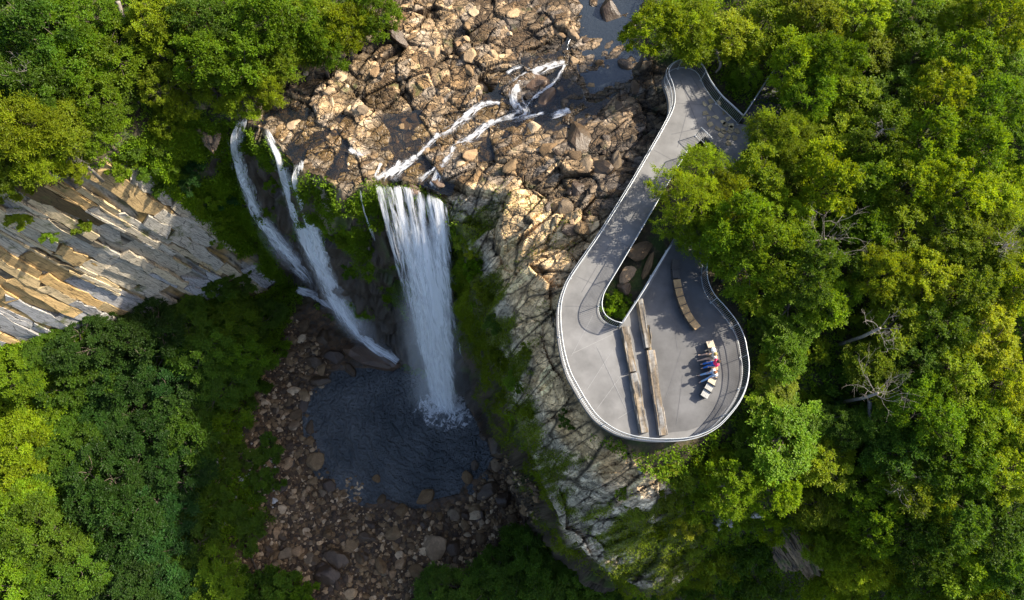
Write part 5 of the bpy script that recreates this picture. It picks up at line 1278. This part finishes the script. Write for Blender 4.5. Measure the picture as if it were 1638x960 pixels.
for px, py, rp, k, h in [(1050, 42, 52, B, 'lime'), (1108, 35, 58, Fe, 'lime'), (1170, 55, 56, B, 'lime'), (1232, 35, 58, B, 'lime'), (1310, 25, 60, Fe, 'olive'), (1385, 22, 58, B, 'lime'), (1460, 15, 58, B, 'green'), (1535, 18, 58, Fe, 'lime'), (1605, 25, 56, B, 'lime'),
    (1195, 105, 34, B, 'green'), (1270, 95, 48, B, 'lime'), (1335, 92, 52, Fe, 'green'), (1405, 85, 52, B, 'olive'), (1475, 80, 52, B, 'green'), (1548, 85, 56, B, 'green'), (1618, 95, 50, B, 'green'),
    (1305, 150, 44, B, 'green'), (1365, 150, 55, B, 'lime'), (1440, 145, 54, B, 'green'), (1515, 145, 56, B, 'lime'), (1590, 160, 54, B, 'green'),
    (1252, 215, 50, Fe, 'olive'), (1285, 205, 42, Fe, 'olive'), (1345, 215, 52, B, 'lime'), (1415, 215, 56, B, 'green'), (1495, 215, 56, B, 'green'), (1570, 230, 56, B, 'green'), (1630, 235, 46, B, 'deep'),
    (1128, 262, 44, Ai, 'lime'), (1105, 308, 52, Ai, 'lime'), (1150, 318, 50, Fe, 'olive'), (1096, 356, 38, Ai, 'lime'), (1130, 375, 48, Ai, 'lime'), (1185, 350, 52, B, 'green'), (1215, 285, 50, B, 'olive'),
    (1265, 275, 48, B, 'olive'), (1330, 285, 54, B, 'lime'), (1395, 285, 54, B, 'green'), (1465, 290, 54, B, 'lime'), (1535, 300, 54, B, 'lime'), (1605, 305, 54, Fe, 'lime'),
    (1192, 420, 50, B, 'green'), (1235, 395, 56, B, 'green'), (1255, 340, 46, B, 'lime'), (1300, 420, 55, B, 'deep'), (1280, 480, 56, B, 'green'), (1222, 468, 36, B, 'lime'), (1345, 345, 46, B, 'green'), (1395, 370, 44, B, 'green'), (1450, 360, 54, B, 'lime'), (1520, 370, 54, B, 'olive'), (1590, 380, 54, Fe, 'olive'),
    (1365, 425, 38, B, 'deep'), (1420, 435, 48, Fe, 'olive'), (1490, 440, 54, B, 'lime'), (1560, 450, 54, B, 'olive'), (1625, 455, 46, B, 'lime'),
    (1235, 530, 28, B, 'deep'), (1330, 480, 42, B, 'lime'), (1440, 505, 48, B, 'olive'), (1510, 520, 52, B, 'green'), (1585, 525, 54, B, 'yellow'), (1246, 592, 38, B, 'yellow'), (1243, 650, 36, B, 'lime'), (1262, 560, 38, B, 'green'),
    (1265, 690, 58, B, 'green'), (1318, 735, 46, B, 'lime'), (1212, 712, 38, B, 'green'), (1175, 775, 42, B, 'lime'), (1400, 590, 44, Fe, 'olive'), (1465, 585, 46, B, 'deep'), (1540, 590, 54, B, 'lime'), (1615, 600, 50, B, 'yellow'), (1345, 680, 32, B, 'deep'),
    (1425, 665, 46, Fe, 'deep'), (1490, 655, 52, B, 'green'), (1565, 665, 54, B, 'lime'), (1630, 680, 44, Fe, 'olive'), (1450, 730, 48, B, 'deep'), (1475, 775, 52, Fe, 'olive'), (1545, 740, 52, B, 'green'), (1610, 755, 52, B, 'lime'), (1385, 770, 38, B, 'green'),
    (1320, 805, 40, Fe, 'olive'), (1400, 830, 44, B, 'green'), (1530, 815, 56, B, 'deep'), (1600, 835, 52, B, 'deep'), (1465, 860, 52, B, 'deep'), (1545, 890, 54, Fe, 'lime'), (1620, 910, 48, B, 'deep'), (1395, 905, 44, Fe, 'yellow'), (1470, 935, 46, B, 'green'), (1330, 880, 34, Fe, 'olive'), (1560, 955, 44, B, 'olive'), (1345, 945, 36, Fe, 'lime'), (1250, 775, 40, B, 'lime')]:
    tree(px, py, rp, k, h, GR)
for px, py, rp, k, h in [(50, 40, 60, B, 'deep'), (115, 35, 62, B, 'green'), (165, 85, 58, B, 'green'), (100, 105, 58, B, 'green'), (150, 150, 48, B, 'green'), (40, 120, 55, Fe, 'deep'), (20, 195, 52, Fe, 'yellow'), (75, 195, 52, Fe, 'olive'), (65, 245, 40, Fe, 'lime'), (110, 250, 30, Fe, 'yellow'), (150, 205, 36, B, 'green'),
    (250, 30, 52, B, 'lime'), (315, 25, 54, B, 'deep'), (380, 30, 58, B, 'green'), (440, 25, 56, B, 'green'), (500, 30, 56, B, 'lime'), (550, 40, 46, Fe, 'lime'), (600, 15, 42, B, 'green'), (262, 75, 42, B, 'lime'), (330, 85, 50, B, 'green'), (395, 90, 54, B, 'green'), (455, 75, 50, Fe, 'olive'), (345, 130, 42, B, 'lime'), (395, 145, 40, B, 'lime'), (425, 130, 34, B, 'lime'), (510, 70, 38, B, 'green'),
    (205, 140, 34, B, 'deep'), (255, 130, 34, B, 'olive'), (280, 165, 28, B, 'lime'), (215, 45, 34, B, 'deep'), (265, 190, 26, B, 'lime'), (5, 265, 38, Fe, 'olive')]:
    tree(px, py, rp, k, h, GL)
for px, py, rp, k, h in [(205, 235, 24, S, 'deep'), (240, 225, 26, S, 'deep'), (190, 265, 24, S, 'green'), (228, 262, 24, S, 'deep'), (268, 250, 26, S, 'deep'), (262, 290, 24, S, 'deep'), (300, 283, 26, S, 'blue'), (322, 322, 22, S, 'green'), (346, 318, 24, S, 'blue'), (352, 350, 16, S, 'green'), (280, 225, 22, S, 'green'),
    (305, 255, 24, S, 'blue'), (350, 380, 16, S, 'green'), (125, 275, 16, S, 'olive'), (20, 300, 26, S, 'olive'), (30, 345, 22, S, 'olive'), (75, 375, 14, S, 'green'), (130, 360, 14, S, 'green'), (440, 290, 16, S, 'green'), (420, 330, 15, S, 'green'), (545, 375, 20, S, 'green'), (580, 400, 17, S, 'green'), (520, 350, 16, S, 'green'), (560, 430, 14, S, 'deep'),
    (740, 385, 15, S, 'olive'), (760, 430, 18, S, 'green'), (775, 470, 18, S, 'olive'), (755, 405, 12, S, 'yellow'), (790, 520, 18, S, 'deep'), (800, 570, 18, S, 'olive'), (825, 610, 18, S, 'green'), (810, 640, 15, S, 'olive'), (845, 560, 14, S, 'olive'), (905, 672, 14, S, 'deep'), (850, 660, 13, S, 'olive'),
    (1015, 815, 15, S, 'olive'), (1064, 795, 20, S, 'olive'), (1095, 838, 22, S, 'yellow'), (1052, 850, 14, S, 'olive'), (998, 785, 12, S, 'green'), (1110, 800, 28, S, 'lime'), (1135, 840, 24, S, 'olive'), (1100, 755, 28, S, 'olive'), (1140, 735, 32, S, 'lime'), (1066, 748, 16, S, 'yellow'), (1150, 790, 28, S, 'lime'),
    (1110, 880, 16, S, 'olive'), (1185, 830, 30, S, 'green'), (1230, 840, 26, S, 'lime'), (1200, 880, 34, S, 'deep'), (1290, 830, 26, S, 'olive'), (1310, 855, 22, S, 'yellow'), (1150, 900, 34, S, 'olive'), (1180, 935, 38, S, 'deep'), (1110, 940, 30, S, 'deep'), (1230, 935, 30, S, 'deep'), (1285, 800, 30, S, 'lime'),
    (985, 480, 16, S, 'green'), (992, 497, 15, S, 'green'), (975, 497, 13, S, 'lime'), (1003, 480, 12, S, 'deep'), (1340, 600, 30, S, 'deep'), (1300, 560, 28, S, 'olive'), (1310, 650, 28, S, 'olive'), (1375, 640, 26, S, 'deep'), (1395, 700, 26, S, 'green'), (1360, 740, 26, S, 'blue'), (1420, 720, 24, S, 'olive'), (1340, 640, 20, S, 'blue'), (1375, 520, 30, S, 'olive'),
    (1175, 130, 20, S, 'green'), (1215, 160, 16, S, 'deep')]:
    tree(px, py, rp, k, h, GS)
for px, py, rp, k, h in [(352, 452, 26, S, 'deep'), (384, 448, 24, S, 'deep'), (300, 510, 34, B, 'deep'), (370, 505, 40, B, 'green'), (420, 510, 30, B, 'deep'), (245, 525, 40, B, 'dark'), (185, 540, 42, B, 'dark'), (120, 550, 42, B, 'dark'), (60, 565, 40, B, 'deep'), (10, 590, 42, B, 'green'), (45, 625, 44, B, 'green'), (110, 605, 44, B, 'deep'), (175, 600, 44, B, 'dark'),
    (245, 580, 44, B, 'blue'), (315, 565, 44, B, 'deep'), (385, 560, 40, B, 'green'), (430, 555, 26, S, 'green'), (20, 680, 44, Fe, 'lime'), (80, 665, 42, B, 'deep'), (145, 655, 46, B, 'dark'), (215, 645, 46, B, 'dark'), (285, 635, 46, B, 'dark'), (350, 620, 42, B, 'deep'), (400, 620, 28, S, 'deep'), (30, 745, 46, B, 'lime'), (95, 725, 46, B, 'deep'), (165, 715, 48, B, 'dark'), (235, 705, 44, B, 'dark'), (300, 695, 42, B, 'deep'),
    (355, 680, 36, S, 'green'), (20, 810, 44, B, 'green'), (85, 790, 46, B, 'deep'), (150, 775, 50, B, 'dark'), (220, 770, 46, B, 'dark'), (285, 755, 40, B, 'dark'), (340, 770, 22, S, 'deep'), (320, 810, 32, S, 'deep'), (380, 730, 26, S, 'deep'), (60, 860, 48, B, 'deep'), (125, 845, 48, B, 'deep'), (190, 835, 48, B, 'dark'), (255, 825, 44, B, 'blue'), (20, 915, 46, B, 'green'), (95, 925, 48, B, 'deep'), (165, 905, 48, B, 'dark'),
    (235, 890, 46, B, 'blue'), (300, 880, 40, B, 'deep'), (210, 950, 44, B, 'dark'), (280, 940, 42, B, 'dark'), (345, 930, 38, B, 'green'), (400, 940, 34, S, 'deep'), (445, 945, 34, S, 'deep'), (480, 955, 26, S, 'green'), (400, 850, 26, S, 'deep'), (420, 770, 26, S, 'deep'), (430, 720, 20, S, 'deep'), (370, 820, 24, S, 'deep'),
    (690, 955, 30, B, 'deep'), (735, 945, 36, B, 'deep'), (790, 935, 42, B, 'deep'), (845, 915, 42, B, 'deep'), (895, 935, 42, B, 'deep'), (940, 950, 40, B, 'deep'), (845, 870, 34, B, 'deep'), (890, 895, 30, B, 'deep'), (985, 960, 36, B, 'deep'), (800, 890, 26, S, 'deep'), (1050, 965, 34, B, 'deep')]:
    tree(px, py, rp, k, h, GB)  # crowns inward of the left edge use darker hues, painting in the gorge shade
print('trees', NT[0])

# bare trees and dead limbs
def bare_tree(px, py, rp, label, seed, hz=1.6, n=7, spread=1.0, name='bare_tree', az=None, kinks=1.0):
    r = np.random.default_rng(seed); p = hit([px], [py], lift=5.0)[0]; s = rp * (H - p[2]) / F
    zg = float(sampler(Zd)(p[0:1], p[1:2])[0]); root = empty(name, (p[0], p[1], zg)); tag(root, label, 'bare tree', 'bare dead trees')
    ht = p[2] - zg; mb = MB(); mb.tube([(0, 0, -0.2), (0.1, -0.05, ht * 0.5), (0, 0, ht - s * 0.5)], [0.13, 0.1, 0.07], 8); mb.build('trunk', M_dead, root, True)
    def grow(mb, a, d, L, rad, depth):
        pts, c, k = [a], a.copy(), 4; dd = d.copy()
        for i in range(k):
            dd = unit(dd + r.normal(size=3) * 0.17 * kinks + np.array([0, 0, 0.03])); c = c + dd * L / k; pts.append(c.copy())
        mb.tube(pts, list(np.linspace(rad, rad * 0.55, k + 1)), 5, cap=False)
        if depth > 0:
            for i in range(3 if depth > 1 else 2):
                j = int(r.integers(1, k + 1)); nd = unit(dd + r.normal(size=3) * 0.75 * np.array([1, 1, 0.6])); grow(mb, pts[j], nd, L * r.uniform(0.45, 0.75), rad * 0.62, depth - 1)
    for i in range(n):
        a = (az if az is not None else 0) + (i / n * 2 * math.pi if az is None else (i / max(1, n - 1) - 0.5) * 2.0) + r.normal() * 0.2
        b = MB(); d = unit(np.array([math.cos(a), math.sin(a), 0.55 + r.uniform(-.2, .3)])); grow(b, np.array([0, 0, ht - s * 0.55 - 0.03 * i]), d, s * 0.72 * spread, 0.016, 3); b.build('branch', M_dead, root, True)
    return root
bare_tree(1335, 372, 62, 'large bare white-branched tree spreading over the forest right of the deck', 1, n=8)
bare_tree(1420, 625, 56, 'bare brown-branched tree above the dark leaning pole', 3, n=6)
bare_tree(1465, 775, 56, 'bare pale tree with sparse leaves, lower right of the dark pole', 4, n=6)
bare_tree(1622, 385, 34, 'bare whitish tuft of branches at the right edge of the photo', 5, n=8)
bare_tree(1420, 520, 44, 'bare thin tree in the dark gap below the large white one', 7, n=5)
bare_tree(105, 235, 36, 'bare twiggy tree above the left rock slabs', 8, n=6)
bare_tree(25, 110, 40, 'bare grey branches at the left edge near the top', 9, n=4)
bare_tree(1420, 200, 30, 'bare twig cluster between lime trees, far upper right', 10, n=3)
def limb(pts, rad, label, name='dead_branch', lift=1.0, mat=None, cat='branch'):
    W = np.array([hit([a], [b], lift=l)[0] for a, b, l in pts]); o = W[0].copy(); mb = MB(); q = spline(W - o, 24)
    mb.tube(q, list(np.linspace(rad, rad * 0.5, 24)), 7); ob = mb.build(name, mat or M_dead, None, True); ob.location = o; tag(ob, label, cat); return ob
limb([(1142, 75, 3.0), (1150, 92, 2.6), (1152, 106, 2.0), (1145, 116, 1.2)], 0.14, 'curved grey dead limb just right of the deck head')
limb([(188, 2, 3), (195, 22, 2.6), (204, 38, 2.0), (212, 48, 1.0)], 0.16, 'pale crooked trunk at the top edge, upper left')
limb([(1391, 640, 2.8), (1392, 730, 2.2)], 0.13, 'straight dark pole lying over the shrubs at lower right', 'pole', mat=M_dark, cat='pole')
limb([(1020, 745, 0.3), (1030, 765, 0.3), (1040, 790, 0.25), (1058, 805, 0.2)], 0.16, 'twisted grey root on the headland below the deck', 'root', cat='root')
limb([(395, 878, 0.3), (408, 905, 0.3), (420, 940, 0.3)], 0.10, 'thin brown log across the gravel at lower left', 'log', mat=M_bark, cat='log')

# ------------------------------------------------------------------ undergrowth, moss (uncountable)
def cover(name, wgt, n, ln, wd, hue, hmax, nl=5, mat=M_moss, jitter=0.25):
    wv = np.clip(wgt, 0, None).ravel(); cs = np.cumsum(wv); idx = np.searchsorted(cs, rng.random(n) * cs[-1])
    base = VV[idx] + rng.normal(size=(n, 3)) * [0.05, 0.05, 0]
    nn = np.stack([NX, NY, NZ], -1).reshape(-1, 3)[idx]
    az = rng.uniform(0, 6.28, (n, nl)); d = unit(np.stack([np.cos(az), np.sin(az), rng.uniform(0.1, 1.1, (n, nl))], -1) + nn[:, None] * 0.5)
    pos = base[:, None] + nn[:, None] * (rng.random((n, nl, 1)) * hmax) + d * 0.03 + rng.normal(size=(n, nl, 3)) * jitter * 0.3
    V, Fc = leaf_cloud(pos.reshape(-1, 3), d.reshape(-1, 3), ln, wd)
    pn = fbm(base[:, 0] * 0.7, base[:, 1] * 0.7, s=170); lv = np.repeat((1 + 0.45 * pn + rng.normal(size=n) * 0.12), nl * 4)
    o = link(name, np_mesh(name, V, Fc, False, {'lv': lv_attr(np.clip(lv, 0.4, 1.7), rng)}), mat); o.color = (*HUE[hue], 1)
    return tag(o, kind='stuff')
vx, vy = proj(np.stack([PX, PY, PZ], -1)); vis = (vx > -40) & (vx < 1680) & (vy > -40) & (vy < 1000)
area = (G * G) / np.maximum(NZ, 0.15)
wf = (zone == 0) * vis * area * (sD > 0.2) * (Z > -20)
cover('undergrowth', wf, 26000, 0.20, 0.10, 'green', 0.5)
far = (vx > -420) & (vx < 2060) & (vy > -420) & (vy < 1400) & ((vx < -60) | (vx > 1700) | (vy < -60) | (vy > 1020))
cover('outer_forest', far * area * ((zone == 0) | ((zone == 3) & (m_rub < 0.3))) * (np.minimum(dR, 9) > 1.0), 30000, 0.42, 0.24, 'green', 2.6, mat=M_leaf, jitter=0.9)
wg = vis * area * (zone == 3) * sstep(0.6, 0.2, m_rub) * (sPool > 0.5)
cover('gorge_undergrowth', wg, 30000, 0.24, 0.13, 'green', 0.5)
wm = vis * area * np.clip(m_pr * mossP * (sD > 0.5), 0, 1)
cover('moss', wm, 7000, 0.13, 0.045, 'olive', 0.12)
wc = vis * area * m_cl * (1 - m_slab) * sstep(0.05, 0.4, fbm(X * 0.5, Y * 0.5, Zl * 0.25, s=98) + 0.7 * (tt - 0.62)) * (NZ > 0.1)
cover('cliff_plants', wc, 16000, 0.18, 0.08, 'green', 0.25)
we = vis * area * m_cl * (1 - m_slab) * sstep(0.45, 0.85, tt) * sstep(-0.25, 0.2, fbm(X * 0.6, Y * 0.6, Zl * 0.2, s=172)) * sstep(P(715, 330, -5)[0] - 1, P(715, 330, -5)[0] + 1, X)
cover('rim_moss', we, 11000, 0.17, 0.05, 'olive', 0.25)
wgu = vis * area * m_cl * (1 - m_slab) * sstep(-0.3, 0.15, fbm(X * 0.45, Y * 0.45, Zl * 0.3, s=171)) * sstep(P(395, 250, -10)[0], P(330, 250, -10)[0], X)
cover('gully_plants', wgu, 16000, 0.22, 0.11, 'green', 0.4)
# ------------------------------------------------------------------ labels: say which one
LM = [('the deck head', 1100, 130), ('the deck loop', 1050, 610), ('the curved benches', 1120, 520), ('the large bare white tree', 1335, 372), ('the dark pole', 1391, 690), ('the plunge pool', 645, 700), ('the left rock slabs', 200, 410), ('the broad waterfall', 670, 440),
      ('the faint left waterfall', 385, 270), ('the riverbed', 640, 130), ('the upstream water', 960, 60), ('the rapids', 850, 150), ('the tan headland', 930, 760), ('the grooved outcrop', 1266, 868), ('the photo\'s top right corner', 1638, 0), ('the photo\'s top left corner', 0, 0),
      ('the photo\'s lower left corner', 0, 960), ('the photo\'s lower right corner', 1638, 960), ('the ramp', 1010, 330), ('the middle of the right edge', 1638, 480), ('the planter', 995, 460), ('the middle of the left edge', 0, 640), ('the gravel bank', 450, 760), ('the middle of the bottom edge', 819, 960), ('the rapids near the lip', 720, 240), ('the dark path', 1230, 150), ('the brown hump', 598, 572), ('the lower bare tree', 1465, 775), ('the bare tree over the pole', 1420, 615)]
def octant(dx, dy):
    a = math.degrees(math.atan2(-dy, dx)) % 360
    return ['right of', 'above right of', 'above', 'above left of', 'left of', 'below left of', 'below', 'below right of'][int((a + 22.5) // 45) % 8]
cand = {}
for it in LABELLED:
    o, px, py, look, kind = it
    d = sorted(((math.hypot(px - x, py - y), n, x, y) for n, x, y in LM))
    n, x, y = d[0][1:]
    cand.setdefault((look, n, octant(px - x, py - y)), []).append((d[0][0], o))
ORD = ['nearest', 'second nearest', 'third nearest', 'fourth nearest', 'fifth nearest', 'sixth nearest', 'seventh nearest', 'eighth nearest', 'ninth nearest', 'tenth nearest']
for (look, n, oc), L in cand.items():
    L.sort(key=lambda t: t[0])
    for i, (dd, o) in enumerate(L):
        o['label'] = f'{look} {oc} {n}' if len(L) == 1 else f'{look} {oc} {n}, {ORD[i]}'
